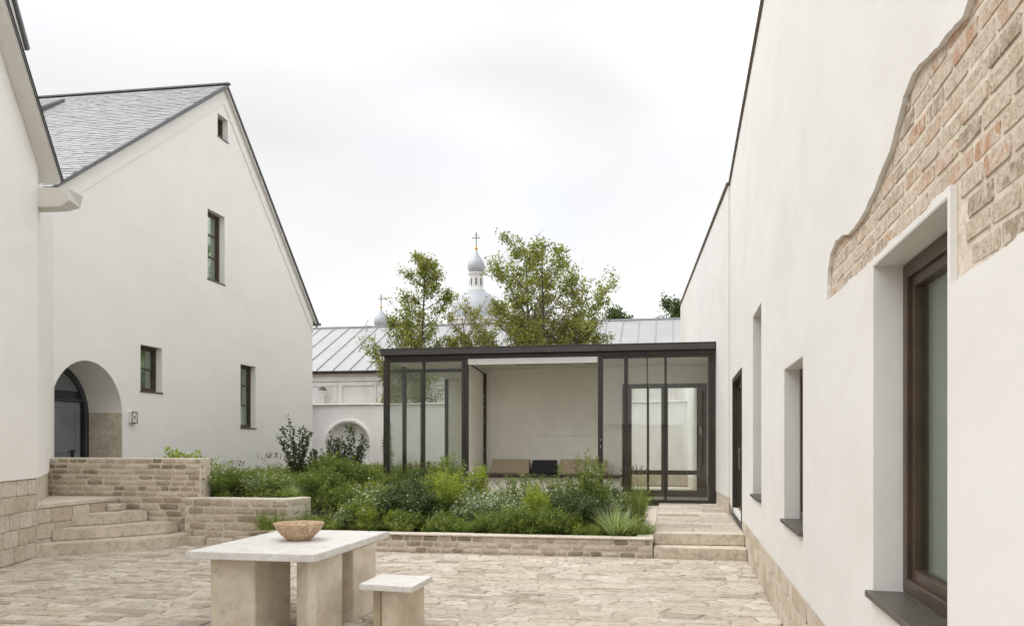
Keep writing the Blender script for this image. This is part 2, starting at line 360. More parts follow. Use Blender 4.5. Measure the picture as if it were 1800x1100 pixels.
for st_ in stones:
    cx, cy, vs, fs = paving_stone_geo(*st_, rr)
    if cy > 12.45 and cx > -6.5 or step_zone(cx, cy) or cy > 12.8: continue
    Z = -cx * .1851 + cy * .9827; xc = cx * .9827 + cy * .1851
    vis = Z > 7.55 and -0.64 < xc / Z < .40 and not (-3.9 < cx < -3 and cy < 7.6)
    scored.append(((st_[2] - st_[1]) * (1460 / Z) ** 1.5 if vis and Z > 0 else 0, cx, cy, vs, fs))
scored.sort(key=lambda a: -a[0])
rest = MB()
for i, (sc_, cx, cy, vs, fs) in enumerate(scored):
    if i < 300 and sc_ > 0:
        me = bpy.data.meshes.new('paving_stone'); me.from_pydata(vs, [], fs); me.materials.append(M['pave']); link('paving_stone', me, court, (cx, cy, 0))
    else: rest.add([(a + cx, b + cy, c) for a, b, c in vs], fs)
rest.build('paving_stones', M['pave_stuff'], court, recalc=False, kind='stuff')

# raised rear ground: one sheet in steps
MB().prism([(-30, 13.2), (-6.7, 13.2), (-6.7, 60), (-30, 60)], -.3, .50).build('terrace_ground', M['soil'], kind='structure')
MB().prism([(-6.69, 19.3), (1.2, 19.3), (8, 27), (8, 60), (-6.69, 60)], -.3, .26).build('rear_courtyard_ground', M['mortar_pale'], kind='structure')
# soil of the beds, a bumpy sheet rising towards the back wall
def soil_z(x, y):
    base = .22 + .02 * mnoise.noise(Vector((x * 3, y * 3, 0)))
    tl = min(1, max(0, (-5.95 - x) / .5)) * min(1, max(0, (y - 12.95) / .3))
    back = min(1, max(0, (y - 14.5) / 6)) * min(1, max(0, (-6.2 - x) / .8))
    return base + max(tl * .48, 0) + (1 - tl) * back * .3
vs = []; fs = []; nx, ny = 70, 70; gx = np.linspace(-11.6, -.34, nx); gy = np.linspace(12.6, 27.9, ny)
for j in range(ny):
    for i in range(nx): vs.append((gx[i], gy[j], soil_z(gx[i], gy[j])))
for j in range(ny - 1):
    for i in range(nx - 1):
        if gy[j] > 18.9 and gx[i] > -6.95: continue
        if gx[i] < -7.9 and gy[j] < 13.1: continue
        if gx[i] < -6.55 and gy[j] < 12.8: continue
        a = j * nx + i; fs.append((a, a + 1, a + nx + 1, a + nx))
MB().add(vs, fs).build('planting_soil', M['soil'], kind='structure', recalc=False)

# ------------------------------------------------------------------ windows
def rect(s0, s1, z0, z1): return [(s0, z0), (s1, z0), (s1, z1), (s0, z1)]
def ring(mb, s0, s1, z0, z1, w, n0, n1, wb=None):
    wb = wb or w; return mb.loops(rect(s0, s1, z0, z1), [rect(s0 + w, s1 - w, z0 + wb, z1 - w)], n0, n1)
def window(parent, sig, s0, s1, z0, z1, nf=-.14, fw=.06, mat='bronze', muntins=(), sillproj=.03, curtain=True, sash=.05, glassm='glass_win', mull=()):
    f = MB(sig); ring(f, s0 + .004, s1 - .004, z0 + .004, z1 - .004, fw, nf - .08, nf)
    w = f.build('window', M[mat], parent, bevel=.004)
    s = MB(sig); ring(s, s0 + fw + .002, s1 - fw - .002, z0 + fw + .002, z1 - fw - .002, sash, nf - .075, nf - .022)
    for z in muntins: s.box(s0 + fw + sash, s1 - fw - sash, nf - .07, nf - .026, z - .02, z + .02)
    for x in mull: s.box(x - .022, x + .022, nf - .071, nf - .024, z0 + fw + sash + .001, z1 - fw - sash - .001)
    s.build('sash', M[mat], w, bevel=.003)
    i = fw + sash - .005; MB(sig).box(s0 + i, s1 - i, nf - .058, nf - .05, z0 + i, z1 - i).build('pane', M[glassm], w)
    MB(sig).box(s0 - .02, s1 + .02, nf - .005, sillproj, z0 - .03, z0 + .002).build('sill', M['sill'], w, bevel=.003)
    if curtain:
        c = MB(sig); N = 40; vs = []; a, b = (s0 + i, s1 - i)
        for q in range(N + 1):
            x = a + (b - a) * q / N; y = nf - .2 + .022 * math.sin(q * 1.35) + .01 * math.sin(q * .5 + 1)
            vs += [(x, y, z0 + .03), (x, y, z1 - .03)]
        c.add(vs, [(2 * q, 2 * q + 2, 2 * q + 3, 2 * q + 1) for q in range(N)]); c.build('curtain', M['curtain'], w, smooth=True, recalc=False)
    return w

# ------------------------------------------------------------------ right house
RD = (.017, 1.021); rho = empty('plastered_house', (.919, .173, 0), frame_rot(RD), 'long white plastered house with a patch of exposed brick filling the right side', 'house')
END = 16.79; TOP = 6.8
wins = [(2.997, 4.173, .967, 2.57), (6.605, 7.829, .996, 2.38), (10.099, 11.33, 1.016, 3.38)]
door = (13.40, 15.837, .335, 2.895)
holes = [rect(*w) for w in wins] + [rect(*door)]
MB().loops(rect(-6, END, .5, TOP), holes, -.5, -.025).build('wall', M['mortar'], rho)
MB().loops(rect(-6, 13.36, 0, .498), [], -.5, -.05).build('plinth_core', M['mortar'], rho)
patch = [(5.508, 2.617), (5.475, 2.80), (5.38, 2.90), (5.20, 2.93), (5.01, 2.925), (4.80, 2.88), (4.645, 2.875), (4.355, 2.895), (4.04, 2.965), (3.82, 3.03), (3.70, 3.10), (3.60, 3.17), (3.45, 3.20), (3.28, 3.185), (3.0, 3.14), (2.84, 3.13), (2.6, 3.22), (2.1, 3.4), (1.5, 3.3), (1.1, 2.9), (1.5, 2.35), (2.0, 2.275), (2.32, 2.275), (2.7, 2.265), (2.945, 2.25), (2.958, 2.45), (2.965, 2.605), (3.3, 2.60), (3.8, 2.605), (4.17, 2.60), (4.7, 2.61)]
patch_w = [(2.966 if 2.92 < x < 2.99 and 2.2 < y < 2.6 else x, max(y, 2.594) if 2.97 < x < 4.3 and y < 2.7 else y) for x, y in wobble(patch, .025, .012, 2)]
MB().loops(rect(-6, END - .002, .503, TOP - .002), [rect(a, b, c, d) for a, b, c, d in wins] + [rect(*door), patch_w[::-1]], -.024, 0).build('plaster_skin', M['plaster'], rho)
def inpoly(x, y, P):
    c = False
    for i in range(len(P)):
        x1, y1 = P[i]; x2, y2 = P[i - 1]
        if (y1 > y) != (y2 > y) and x < (x2 - x1) * (y - y1) / (y2 - y1) + x1: c = not c
    return c
def in_patch(s, z, hs, hz):
    if 2.93 < s + hs and s - hs < 2.96 + .0 and z < 2.5 and s < 2.96: return s + hs < 2.86
    if s - hs < 4.173 and s + hs > 2.997 and z - hz < 2.585: return False
    return any(inpoly(s + a * hs, z + b * hz, patch) for a in (-1, 0, 1) for b in (-1, 0, 1))
lay(rho, 'brick', V_brick, 1.0, 5.6, 2.20, 3.59, 17, .22, .27, .013, -.021, .036, 1, in_patch, .015, .006, off=.13, seed=4)
# reveals (plaster lining of each opening)
for a, b, c, d in wins:
    lin = MB(); lin.loops([(a - .001, c - .001), (b + .001, c - .001), (b + .001, d + .001), (a - .001, d + .001)], [rect(a + .006, b - .006, c + .006, d - .006)], -.48, -.002); lin.build('reveal', M['plaster'], rho)
lay(rho, 'plinth_block', V_tan, -1.0, 13.36, .0, .504, 3, .30, .46, .010, .004, .055, 1, None, .010, .0, seed=9)
for i, (a, b, c, d) in enumerate(wins): window(rho, 1, a + .006, b - .006, c + .006, d - .006, -.135, .07, sillproj=.035)
# door in the far end of the wall
dr = MB(); ring(dr, door[0] + .003, door[1] - .003, door[2], door[3] - .003, .09, -.16, .012); dd = dr.build('door', M['bronze_dark'], rho, bevel=.005)
lf = MB(); mid = (door[0] + door[1]) / 2
for a, b in ((door[0] + .094, mid - .002), (mid + .002, door[1] - .094)): ring(lf, a, b, door[2] + .094, door[3] - .097, .11, -.14, -.085)
lf.build('door_leaf', M['bronze'], dd, bevel=.004); MB().box(door[0] + .19, door[1] - .19, -.115, -.107, door[2] + .19, door[3] - .19).build('pane', M['glass_win'], dd)
MB().tube([(mid - .06, -.08, 1.25), (mid - .06, -.03, 1.25), (mid - .06, -.03, 1.6), (mid - .06, -.08, 1.6)], [.01] * 4).build('handle', M['steel'], dd)
MB().box(-6, END + .03, -.5, .035, TOP + .002, TOP + .05).build('coping', M['coping'], rho, bevel=.004)
MB().box(-6, END, -9, -.55, TOP - .3, TOP - .05).build('roof', M['fascia'], rho)
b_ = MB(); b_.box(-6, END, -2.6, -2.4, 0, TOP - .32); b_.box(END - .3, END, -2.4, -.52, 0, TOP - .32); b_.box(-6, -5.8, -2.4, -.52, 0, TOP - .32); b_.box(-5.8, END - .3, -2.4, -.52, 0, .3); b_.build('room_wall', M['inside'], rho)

# far wing of the right side, turned slightly and standing proud
FD = (.645 - 1.16, 27.206 - 16.919); fr_ = empty('far_wing', (1.16, 16.919, 0), frame_rot(FD), 'far white wing behind the glass pavilion, turned slightly from the long house', 'house')
FT = 6.78
MB().loops(rect(0, 14.5, .62, FT), [], -.6, 0).build('wall', M['plaster'], fr_)
MB().box(.01, 14.5, -.6, -.012, 0, .618).build('plinth', M['block_tan'], fr_)
MB().box(-.03, 14.5, -.6, .04, FT + .002, FT + .055).build('coping', M['coping'], fr_, bevel=.004)
MB().box(0, 14.5, -6, -.62, FT - .3, FT - .04).build('roof', M['fascia'], fr_)

sb = empty('unseen_south_wall', (-6, -9, 0), 0, 'unseen low white wall added behind the viewpoint for reflections in the glass', 'house')  # unseen, added to reflect in the panes; kept low so the alcove gets light
MB().box(-7, 7.2, -6, 0, 0, 2.6).build('wall', M['plaster'], sb)
MB().loops([(-7.3, 2.6), (7.5, 2.6), (7.5, 2.75), (-7.3, 2.75)], [], -6.3, .3).build('roof', M['slate_edge'], sb)
# ------------------------------------------------------------------ gable house
GD = (-.0296, .9996); gho = empty('gable_house', (-10.821, -2.038, 0), frame_rot(GD), 'tall white gable house with slate roof and arched blue-grey door', 'house')
def gz(s): return 11.07 - (22.05 - s) * .713 if s < 22.05 else 11.07 - (s - 22.05) * .871
gw = [(18.42, 19.25, 2.845, 3.857), (22.998, 23.90, 2.12, 3.855), (21.26, 22.13, 5.857, 7.628), (21.76, 22.30, 9.65, 10.23)]
AC, AR, ASP, ABOT = 16.69, 1.10, 2.23, .74
def arch(c, r, sp, bot, n=20, top_scale=1.0): return [(c - r, bot), (c + r, bot)] + [(c + r * math.cos(math.pi * i / n), sp + r * top_scale * math.sin(math.pi * i / n)) for i in range(n + 1)]
goff = .06
outer = [(14.2, 0), (28.0, 0), (28.0, gz(28.0) - goff), (22.05, gz(22.05) - goff), (14.2, gz(14.2) - goff)]
MB(-1).loops(outer, [rect(*w) for w in gw] + [arch(AC, AR, ASP, ABOT)], -.8, 0).build('wall', M['plaster_left'], gho)
MB(-1).loops([(14.2, gz(14.2) - goff - .42), (22.05, gz(22.05) - goff - .42), (28.0, gz(28) - goff - .46), (28.0, gz(28) - goff - .004), (22.05, gz(22.05) - goff - .004), (14.2, gz(14.2) - goff - .004)], [], .002, .022).build('gable_band', M['plaster_left'], gho)
MB(-1).box(18.2, 27.99, .001, .012, .0, .79).build('plinth', M['block_tan'], gho)
for w in gw: window(gho, -1, *w, nf=-.15, fw=.05, sash=.035, sillproj=.02, muntins=([w[2] + (w[3] - w[2]) * k for k in ((.5,) if w[3] - w[2] < 1.2 else (.36, .68))] if w[3] - w[2] > .7 else ()))
# roof slopes: body plus courses of slates
def slope_frame(sA, zA, sB, zB): d = Vector((sB - sA, 0, zB - zA)); return d.length, d.normalized()
roofm = MB(-1)
for (sa, sb) in ((13.6, 22.05), (22.05, 28.22)):
    za, zb = gz(sa), gz(sb); roofm.loops([(sa, za - .055), (sb, zb - .055), (sb, zb - .005), (sa, za - .005)], [], -14, .11)
MB(-1).loops([(22.05, gz(22.05) - .13), (28.22, gz(28.22) - .13), (28.22, gz(28.22) - .058), (22.05, gz(22.05) - .058)], [], .024, .10).build('verge_board', M['soffit'], gho)
rf = roofm.build('roof', M['slate_edge'], gho)
def slates(mb, sa, sb, zf, n0, n1, course=.155, wmin=.20, wmax=.34, seed=1):
    r = random.Random(seed); Ld = math.hypot(sb - sa, zf(sb) - zf(sa)); N = int(Ld / course); up = Vector(((sb - sa) / Ld, 0, (zf(sb) - zf(sa)) / Ld)); nr = Vector((-up.z, 0, up.x)) if up.x > 0 else Vector((up.z, 0, -up.x))
    O = Vector((sa, 0, zf(sa)))
    for i in range(N):
        x = n0 - r.uniform(0, .2)
        while x < n1:
            w = r.uniform(wmin, wmax); a = O + up * (i * course + r.uniform(-.018, .018)); b = O + up * ((i + 1) * course + .03); x2 = min(x + w, n1); xx = max(x, n0)
            if x2 - xx > .05:
                t0, t1 = .014 + r.uniform(0, .006), .005; sk = r.uniform(-.008, .008)
                p = [(a + nr * 0), (a + nr * t0), (b + nr * t1)]
                mb.add([(p[1].x, xx + .003, p[1].z + sk), (p[1].x, x2 - .003, p[1].z), (p[2].x, x2 - .003, p[2].z), (p[2].x, xx + .003, p[2].z), (p[0].x, xx + .003, p[0].z), (p[0].x, x2 - .003, p[0].z)], [(0, 1, 2, 3), (4, 5, 1, 0)])
            x += w
sl = MB(-1); slates(sl, 13.6, 22.05, gz, -9.5, .113); sl.build('slates', M['slate'], rf, recalc=False, kind='stuff')
sl = MB(-1)
slates(sl, 28.22, 22.05, gz, -3, .113, seed=3); sl.build('slates', M['slate'], rf, recalc=False, kind='stuff')
vg = MB(-1)
for sa, sb in ((13.6, 22.07), (22.03, 28.25)):
    vg.loops([(sa, gz(sa) - (.055 if sa < 20 else .02)), (sb, gz(sb) - (.055 if sa < 20 else .02)), (sb, gz(sb) + .03), (sa, gz(sa) + .03)], [], .115 if sa < 20 else .116, .14)
vg.build('verge_trim', M['slate_edge'], gho)
MB(-1).box(21.99, 22.11, -14, .186, 11.07, 11.11).build('ridge_cap', M['slate_edge'], gho)
MB(-1).box(28.1, 28.26, -5, .2, 5.62, 5.70).build('gutter', M['slate_edge'], gho)
# rest of the house body
hb = MB(-1); hb.box(14.2, 14.5, -14, -.82, 0, 5.3); hb.box(27.7, 28.0, -14, -.82, 0, 5.6); hb.box(14.5, 27.7, -3.2, -3.0, 0, 5.4); hb.build('body_wall', M['inside'], gho)
hl = MB(-1); hl.loops([(20.5, 9.9), (21.5, 10.6), (21.5, 10.78), (20.45, 10.10)], [], -5.6, -4.15); hl.build('roof_hatch', M['slate_edge'], rf, bevel=.03)
# arched door
D = MB(-1); nI = -.78
D.loops(arch(AC, AR - .002, ASP, ABOT), [arch(AC, AR - .12, ASP, ABOT + .08)], nI - .1, nI); gd = D.build('door', M['door_dark'], gho, bevel=.004)
LW = AR - .12
MB(-1).loops(arch(AC, LW - .003, ASP + .0, 2.60, 16)[2:] if False else [(AC + (LW - .003) * math.cos(math.pi * i / 16), 2.62 + max(0, ASP - 2.62 + (LW - .003) * math.sin(math.pi * i / 16))) for i in range(17) if ASP + LW * math.sin(math.pi * i / 16) >= 2.62], [], nI - .07, nI - .05).build('transom_pane', M['door_blue'], gd)
MB(-1).box(AC - LW + .07, AC + LW - .07, nI - .08, nI - .01, 2.55, 2.615).build('transom_bar', M['door_dark'], gd, bevel=.004)
lfm = MB(-1); lfm.loops([(AC - LW + .06, ABOT + .09), (AC + LW - .10, ABOT + .09), (AC + LW - .10, 2.54), (AC - LW + .06, 2.54)], [], nI - .08, nI - .045); leaf = lfm.build('door_leaf', M['door_blue'], gd, bevel=.004)
pn = MB(-1)
for z0, z1 in ((.95, 1.20), (1.28, 1.42), (1.5, 2.45)): ring(pn, AC - LW + .18, AC + LW - .22, z0, z1, .03, nI - .046, nI - .032)
pn.build('door_panel', M['door_blue'], leaf, bevel=.003)
MB(-1).box(AC - .45, AC + .9, nI - .09, nI - .075, ABOT, 3.3).build('door_back', M['door_dark'], gd)
hd = MB(-1); hd.tube([(AC + .62, nI - .04, 1.52), (AC + .62, nI + .03, 1.52), (AC + .40, nI + .03, 1.52)], [.014] * 3); hd.box(AC + .58, AC + .66, nI - .044, nI - .03, 1.30, 1.56); hd.build('handle', M['black'], leaf)
# stone dado on the right jamb of the recess
MB(-1).box(AC + AR - .03, AC + AR + .012, -.77, -.012, ABOT + .17, 2.34).build('dado', M['step'], gho, bevel=.006)
lay_e = MB(-1); lay_e.box(AC + AR - .05, AC + AR + .012, -.77, -.005, ABOT, ABOT + .165); lay_e.build('jamb_base', M['rubble'], gho, bevel=.008)
MB(-1).box(AC - AR, AC + AR - .05, -.78, -.01, .6, ABOT + .01).build('door_step', M['step'], gho)
# bell box
bb = empty('intercom', (0, 0, 0), 0, 'small grey metal box with dark keyhole on the wall right of the arched door', 'intercom'); bb.location = (-10.821 + 18.1 * -.0296 + .001, -2.038 + 18.1 * .9996, 2.12); bb.rotation_euler = (0, 0, frame_rot(GD))
MB(-1).box(-.10, .10, .0, .07, 0, .25).build('housing', M['white_paint'], bb, bevel=.01); ring(MB(-1), -.10, .10, 0, .25, .02, .0695, .078).build('bezel', M['sill'], bb, bevel=.002)
MB(-1).lathe([(0.001, 0), (.02, 0)], 8); kx = MB(-1).box(-.018, .018, .0702, .082, .10, .16).build('keypad', M['black'], bb, bevel=.008)
MB(-1).tube([(0, .02, .25), (0, .02, .30)], [.008, .008]).build('pin', M['steel'], bb)

# ------------------------------------------------------------------ left house
LDv = (.319, -.948); lho = empty('left_house', (-9.218, 10.829, 0), frame_rot(LDv), 'white house at the left edge with a steep raking eave and limestone plinth', 'house')
def lz(s): return 5.815 + .982 * s if s < 5.6 else 5.815 + .982 * 5.6 - (s - 5.6) * .9
MB().loops([(0, 1.18), (11, 1.18), (11, lz(11)), (5.6, lz(5.6)), (0, lz(0))], [], -.5, 0).build('wall', M['plaster_left'], lho)
MB().box(0, 11, -.5, -.045, 0, 1.177).build('plinth_core', M['mortar'], lho)
lay(lho, 'plinth_block', V_block, 0, 3.6, 0.0, 1.175, 5, .28, .44, .012, -.022, .05, 1, None, .012, .0, seed=21)
# return wall running back to the gable house
ra_ = math.atan2(13.9 - 10.829, -11.47 + 9.218) - frame_rot(LDv); dvx, dvy = math.cos(ra_), math.sin(ra_); LR = math.hypot(13.9 - 10.829, -11.47 + 9.218)
rw = MB(); rw.prism([(0.0, 0.0), (dvx * LR, dvy * LR), (dvx * LR - .3, dvy * LR - .35), (.0, -.5)], 1.18, 5.80)
rw.build('return_wall', M['plaster_left'], lho)
MB().prism([(0.0, -.02), (dvx * LR, dvy * LR - .02), (dvx * LR - .3, dvy * LR - .35), (.0, -.5)], 0, 1.177).build('return_plinth', M['block'], lho)
# roof: soffit board and slate slab over the raking edge
def rake(mb, s0, s1, d0, d1, n0, n1):
    return mb.loops([(s0, lz(s0) + d0) if True else 0, (s1, lz(s1) + d0), (s1, lz(s1) + d1), (s0, lz(s0) + d1)], [], n0, n1)
rake(MB(), -.22, 5.6, .01, .05, -.3, .225).build('soffit_board', M['soffit'], lho, bevel=.006)
rake(MB(), -.23, 5.6, .053, .085, .15, .24).build('fascia_board', M['soffit'], lho, bevel=.004)
lr = rake(MB(), -.26, 5.6, .088, .125, -9, .26).build('roof', M['slate_edge'], lho)
rake(MB(), -.27, 5.6, .128, .14, .2, .27).build('verge_trim', M['bronze_dark'], lho)
rb = MB(); rb.loops([(5.6, lz(5.6) + .08), (11.3, lz(11.3) + .08), (11.3, lz(11.3) + .2), (5.6, lz(5.6) + .2)], [], -9, .345); rb.build('rear_roof_slope', M['slate_edge'], lho)
lb = MB(); lb.loops([(10.6, 0), (11, 0), (11, 6), (10.6, 6)], [], -9, -.52); lb.loops([(.6, 0), (10.6, 0), (10.6, 7), (5.6, 10.6), (.6, 6)], [], -1.6, -1.4); lb.build('body_wall', M['inside'], lho)
kn = MB(); kn.add([(-.34, -.12, 5.23), (.10, -.12, 5.23), (.10, .42, 5.30), (-.34, .42, 5.30), (-.26, -.12, 5.50), (.12, -.12, 5.50), (.12, .40, 5.52), (-.30, .48, 5.52), (-.2, .30, 5.18), (.08, .30, 5.18), (.08, -.12, 5.14), (-.2, -.12, 5.14)],
       [(4, 5, 6, 7), (0, 3, 7, 4), (3, 2, 6, 7), (1, 5, 6, 2), (0, 4, 5, 1), (3, 8, 9, 2), (8, 11, 10, 9), (0, 11, 8, 3), (1, 2, 9, 10), (0, 1, 10, 11)])
kn.v = [(a - .11, b + .02, 5.20 + (c - 5.14) * .80) for a, b, c in kn.v]
kn.build('kneeler_stone', M['soffit'], lho, bevel=.006)
# upper hipped bit that peeps out behind the raking edge
cc = MB(); cc.loops([(-1.78, 8.30), (-.9, 9.32), (-.9, 9.42), (-1.84, 8.36)], [], -6, -.85); dmr = cc.build('dormer_roof', M['slate_edge'], lho)
MB().loops([(-1.70, 8.22), (-1.2, 8.22), (-.9, 9.30), (-1.76, 8.29)], [], -6, -.9).build('dormer_soffit', M['soffit'], dmr)
cc = MB(); cc.box(-1.15, -.45, -6, -1.0, 5.9, 8.7); cc.build('dormer_wall', M['plaster_left'], dmr)

# ------------------------------------------------------------------ stone walls, steps, landing
PY = 12.93
pw = empty('parapet_wall', (-10.9, PY, 0), 0, 'tall rubble stone parapet wall with mortar joints in front of the arched door', 'wall')
MB(-1).box(0, 3.05, -.34, -.012, 0, 1.437).build('mortar_core', M['mortar'], pw, bevel=.01)
lay(pw, 'stone', V_rub, 0.02, 3.05, .77, 1.435, 7, .16, .40, .018, 0, .030, -1, None, .026, .007, seed=31)
lay(pw, 'stone', V_rub, 1.45, 2.9, .08, .77, 6, .20, .44, .018, 0, .030, -1, None, .024, .007, seed=32)
# side face of the parapet end
pe = link('tmp', None, pw, (3.048, 0.004, 0), math.pi / 2)
lay(pe, 'stone', V_rub, 0, .345, .10, 1.435, 13, .14, .24, .02, 0, .03, -1, None, .026, .006, seed=36)
for c in list(pe.children):
    v = Matrix.Rotation(math.pi / 2, 3, 'Z') @ Vector(c.location); c.parent = pw; c.location = v + Vector((3.048, .004, 0)); c.rotation_euler[2] += math.pi / 2
bpy.data.objects.remove(pe)
lw = empty('low_garden_wall', (-8.05, 12.78, 0), 0, 'low rubble stone garden wall stepping down right of the parapet', 'wall')
MB().prism([(0, .012), (1.88, .012), (2.02, .60), (1.80, .72), (1.66, .34), (.0, .34)], 0, .772).build('mortar_core', M['mortar_pale'], lw, bevel=.01)
lay(lw, 'stone', V_rub, 0.0, 1.88, .10, .765, 5, .22, .50, .018, 0, .030, -1, None, .028, .006, seed=33)
sd_ = math.atan2(1.188, .28)
o2 = link('side_course', None, lw, (1.885, .012, 0), sd_)
for o_ in (0,):
    k0 = len(bpy.data.objects); lay(o2, 'stone', V_rub, 0, .6, .10, .765, 5, .18, .40, .022, 0, .03, -1, None, .028, .006, seed=34)
sides = [c for c in o2.children]
for c in sides:
    c.parent = lw; v = Matrix.Rotation(sd_, 3, 'Z') @ Vector(c.location); c.location = v + Vector((1.885, .012, 0)); c.rotation_euler[2] += sd_
bpy.data.objects.remove(o2)
# base ledge stones at the foot
bl = empty('ledge_stones', (-8.0, 12.62, 0), 0, 'row of low rough footing stones at the base of the garden wall', 'stones')
xx = 0
for i, (w, h_, dz) in enumerate(((.42, .135, .0), (.50, .115, .03), (.38, .15, .05), (.36, .12, .0))):
    MB().box(xx, xx + w - .012, dz, .155, -.02, h_).build('stone', M['block'] if i % 2 else M['step'], bl, bevel=.02, seg=2); xx += w
# long bed wall
bw = empty('long_bed_wall', (-6.52, 12.40, 0), 0, 'long low rubble stone wall holding the planted bed in front of the pavilion', 'wall')
BL = 6.29
MB().prism([(0, .012), (BL, .012), (BL, .27), (.06, .27), (-.0, .37)], -.05, .265).build('mortar_core', M['mortar_pale'], bw, bevel=.008)
lay(bw, 'stone', V_rub, 0, BL, 0.0, .27, 3, .10, .26, .02, 0, .035, -1, None, .022, .006, seed=35)
cp = 0; rr = random.Random(3)
while cp < BL - .05:
    w = min(rr.uniform(.7, 1.3), BL + .015 - cp); MB().box(cp, cp + w - .004, -.018, .26, .2665, .292 + rr.uniform(-.003, .003)).build('coping_slab', M['mortar_pale'], bw, bevel=.006); cp += w
MB().box(BL - .24, BL + .012, .262, 6.4, .2, .30).build('edging', M['mortar_pale'], bw, bevel=.006)
# left steps
ls = empty('curved_stone_steps', (0, 0, 0), 0, 'three angled limestone steps rising to the landing at the left', 'steps')
def steppoly(pts, z0, z1): MB().prism(pts, z0, z1).build('step', M['step'], ls, bevel=.012, seg=2)
steppoly([(-9.25, 10.82), (-8.613, 11.46), (-7.96, 12.14), (-7.90, 12.60), (-7.93, 12.92), (-9.36, 12.92), (-9.36, 10.9)], -.05, .18)
steppoly([(-9.37, 11.30), (-8.95, 11.68), (-8.25, 12.55), (-8.22, 12.9), (-9.37, 12.9)], .183, .362)
steppoly([(-9.38, 11.74), (-9.02, 12.16), (-8.80, 12.88), (-9.38, 12.88)], .365, .543)
ld = empty('stone_landing', (0, 0, 0), 0, 'pale stone landing with block side above the left steps', 'landing')
MB().prism([(-9.40, 10.95), (-9.40, 12.925), (-11.05, 12.925), (-9.9, 11.6)], 0, .70).build('core', M['mortar'], ld)
MB().prism([(-9.37, 10.9), (-9.37, 12.92), (-11.1, 12.92), (-9.9, 11.5)], .703, .77).build('landing_slab', M['mortar_pale'], ld, bevel=.008)
lf_ = link('tmp', None, ld, (-9.395, 12.9, 0), -math.pi / 2)
lay(lf_, 'block', V_block, 0, 1.95, .0, .70, 3, .34, .55, .012, 0.018, .04, 1, None, .012, 0, seed=50)
for c in list(lf_.children):
    v = Matrix.Rotation(-math.pi / 2, 3, 'Z') @ Vector(c.location); c.parent = ld; c.location = v + Vector((-9.395, 12.9, 0)); c.rotation_euler[2] -= math.pi / 2
bpy.data.objects.remove(lf_)
MB().box(-9.36, -9.20, 12.55, 12.87, .546, .66).build('mounting_block', M['step'], ld, bevel=.015)
# terrace behind the parapet
MB().box(-12, -7.9, 13.28, 13.9, 0, .90).build('door_terrace', M['step'], kind='structure')
# right platform and steps
rs = empty('straight_stone_steps', (0, 0, 0), 0, 'two straight limestone steps up to the pavilion platform at the right', 'steps')
MB().prism([(-.215, 12.41), (1.115, 12.41), (1.115, 13.0), (-.215, 13.0)], -.05, .162).build('step', M['step'], rs, bevel=.010, seg=2)
MB().prism([(-.215, 12.78), (1.12, 12.80), (1.12, 13.15), (-.215, 13.15)], .165, .332).build('step', M['step'], rs, bevel=.010, seg=2)
pf = MB().box(-.215, 1.2, 13.155, 21, 0, .30).build('platform_paving', M['sand'], kind='structure')
rr = random.Random(9); y = 13.157; 
while y < 21:
    dpt = rr.uniform(.42, .75); x = -.215
    while x < 1.08:
        w = min(rr.uniform(.4, .95), 1.13 - x)
        if 1.13 - x - w < .15: w = 1.13 - x
        MB().box(x + .003, x + w - .003, y + .003, min(y + dpt, 21) - .003, .29, .331 + rr.uniform(-.002, .002)).build('flagstone', M['pave'], pf, bevel=.005); x += w
    y += dpt

# ------------------------------------------------------------------ pavilion
pv = empty('glass_pavilion', (-6.76, 19.2, .33), 0, 'low glass pavilion with dark bronze frames and a flat roof across the courtyard', 'pavilion')
X = lambda x: x + 6.76
H3 = 3.39
def pbox(name, x0, x1, y0, y1, z0, z1, mat, bev=.003, par=None): return MB().box(X(x0), X(x1), y0 - 19.2, y1 - 19.2, z0 - .33, z1 - .33).build(name, M[mat], par or pv, bevel=bev)
pbox('roof', -6.84, 1.04, 19.10, 25.1, 3.80, 3.95, 'fascia', .01)
pbox('roof_trim', -6.85, 1.045, 19.09, 25.11, 3.952, 3.965, 'sill', 0)
pbox('ceiling', -6.62, .98, 19.34, 24.9, 3.64, 3.795, 'plaster_in', 0)
pbox('top_rail', -6.76, 1.03, 19.2, 19.33, 3.70, 3.798, 'bronze_dark')
pbox('lintel', -4.688, -1.605, 19.22, 19.335, 3.555, 3.698, 'white_paint')
pbox('floor', -6.76, 1.03, 19.34, 24.9, .28, .345, 'step', 0)
posts = [(-6.79, -6.66, 'post'), (-5.82, -5.765, 'mullion'), (-4.84, -4.765, 'post'), (-4.76, -4.69, 'post'), (-1.60, -1.49, 'post'), (-1.0, -.915, 'post'), (-.09, -.04, 'mullion'), (-.485, -.465, 'mullion'), (.885, .96, 'post'), (.963, 1.035, 'post')]
for a, b, n in posts: pbox(n, a, b, 19.205 if n == 'post' else 19.23, 19.325, .335, 3.697, 'bronze_dark')
for a, b in ((-6.655, -4.845), (-1.485, -1.005), (-.91, .88)):
    pbox('bottom_rail', a, b, 19.21, 19.32, .335, .405, 'bronze_dark'); pbox('head_rail', a, b, 19.21, 19.32, 3.645, 3.694, 'bronze_dark')
panes = [(-6.655, -5.825), (-5.76, -4.845), (-1.485, -1.005), (-.91, -.49), (-.46, -.095), (-.035, .88)]
for a, b in panes: pbox('pane', a, b, 19.262, 19.270, .406, 3.644, 'glass', 0)
for y in (20.6, 22.2): pbox('mullion', -6.76, -6.67, y - .03, y + .06, .335, 3.70, 'bronze_dark')
pbox('post', -6.77, -6.66, 24.75, 24.87, .335, 3.70, 'bronze_dark')
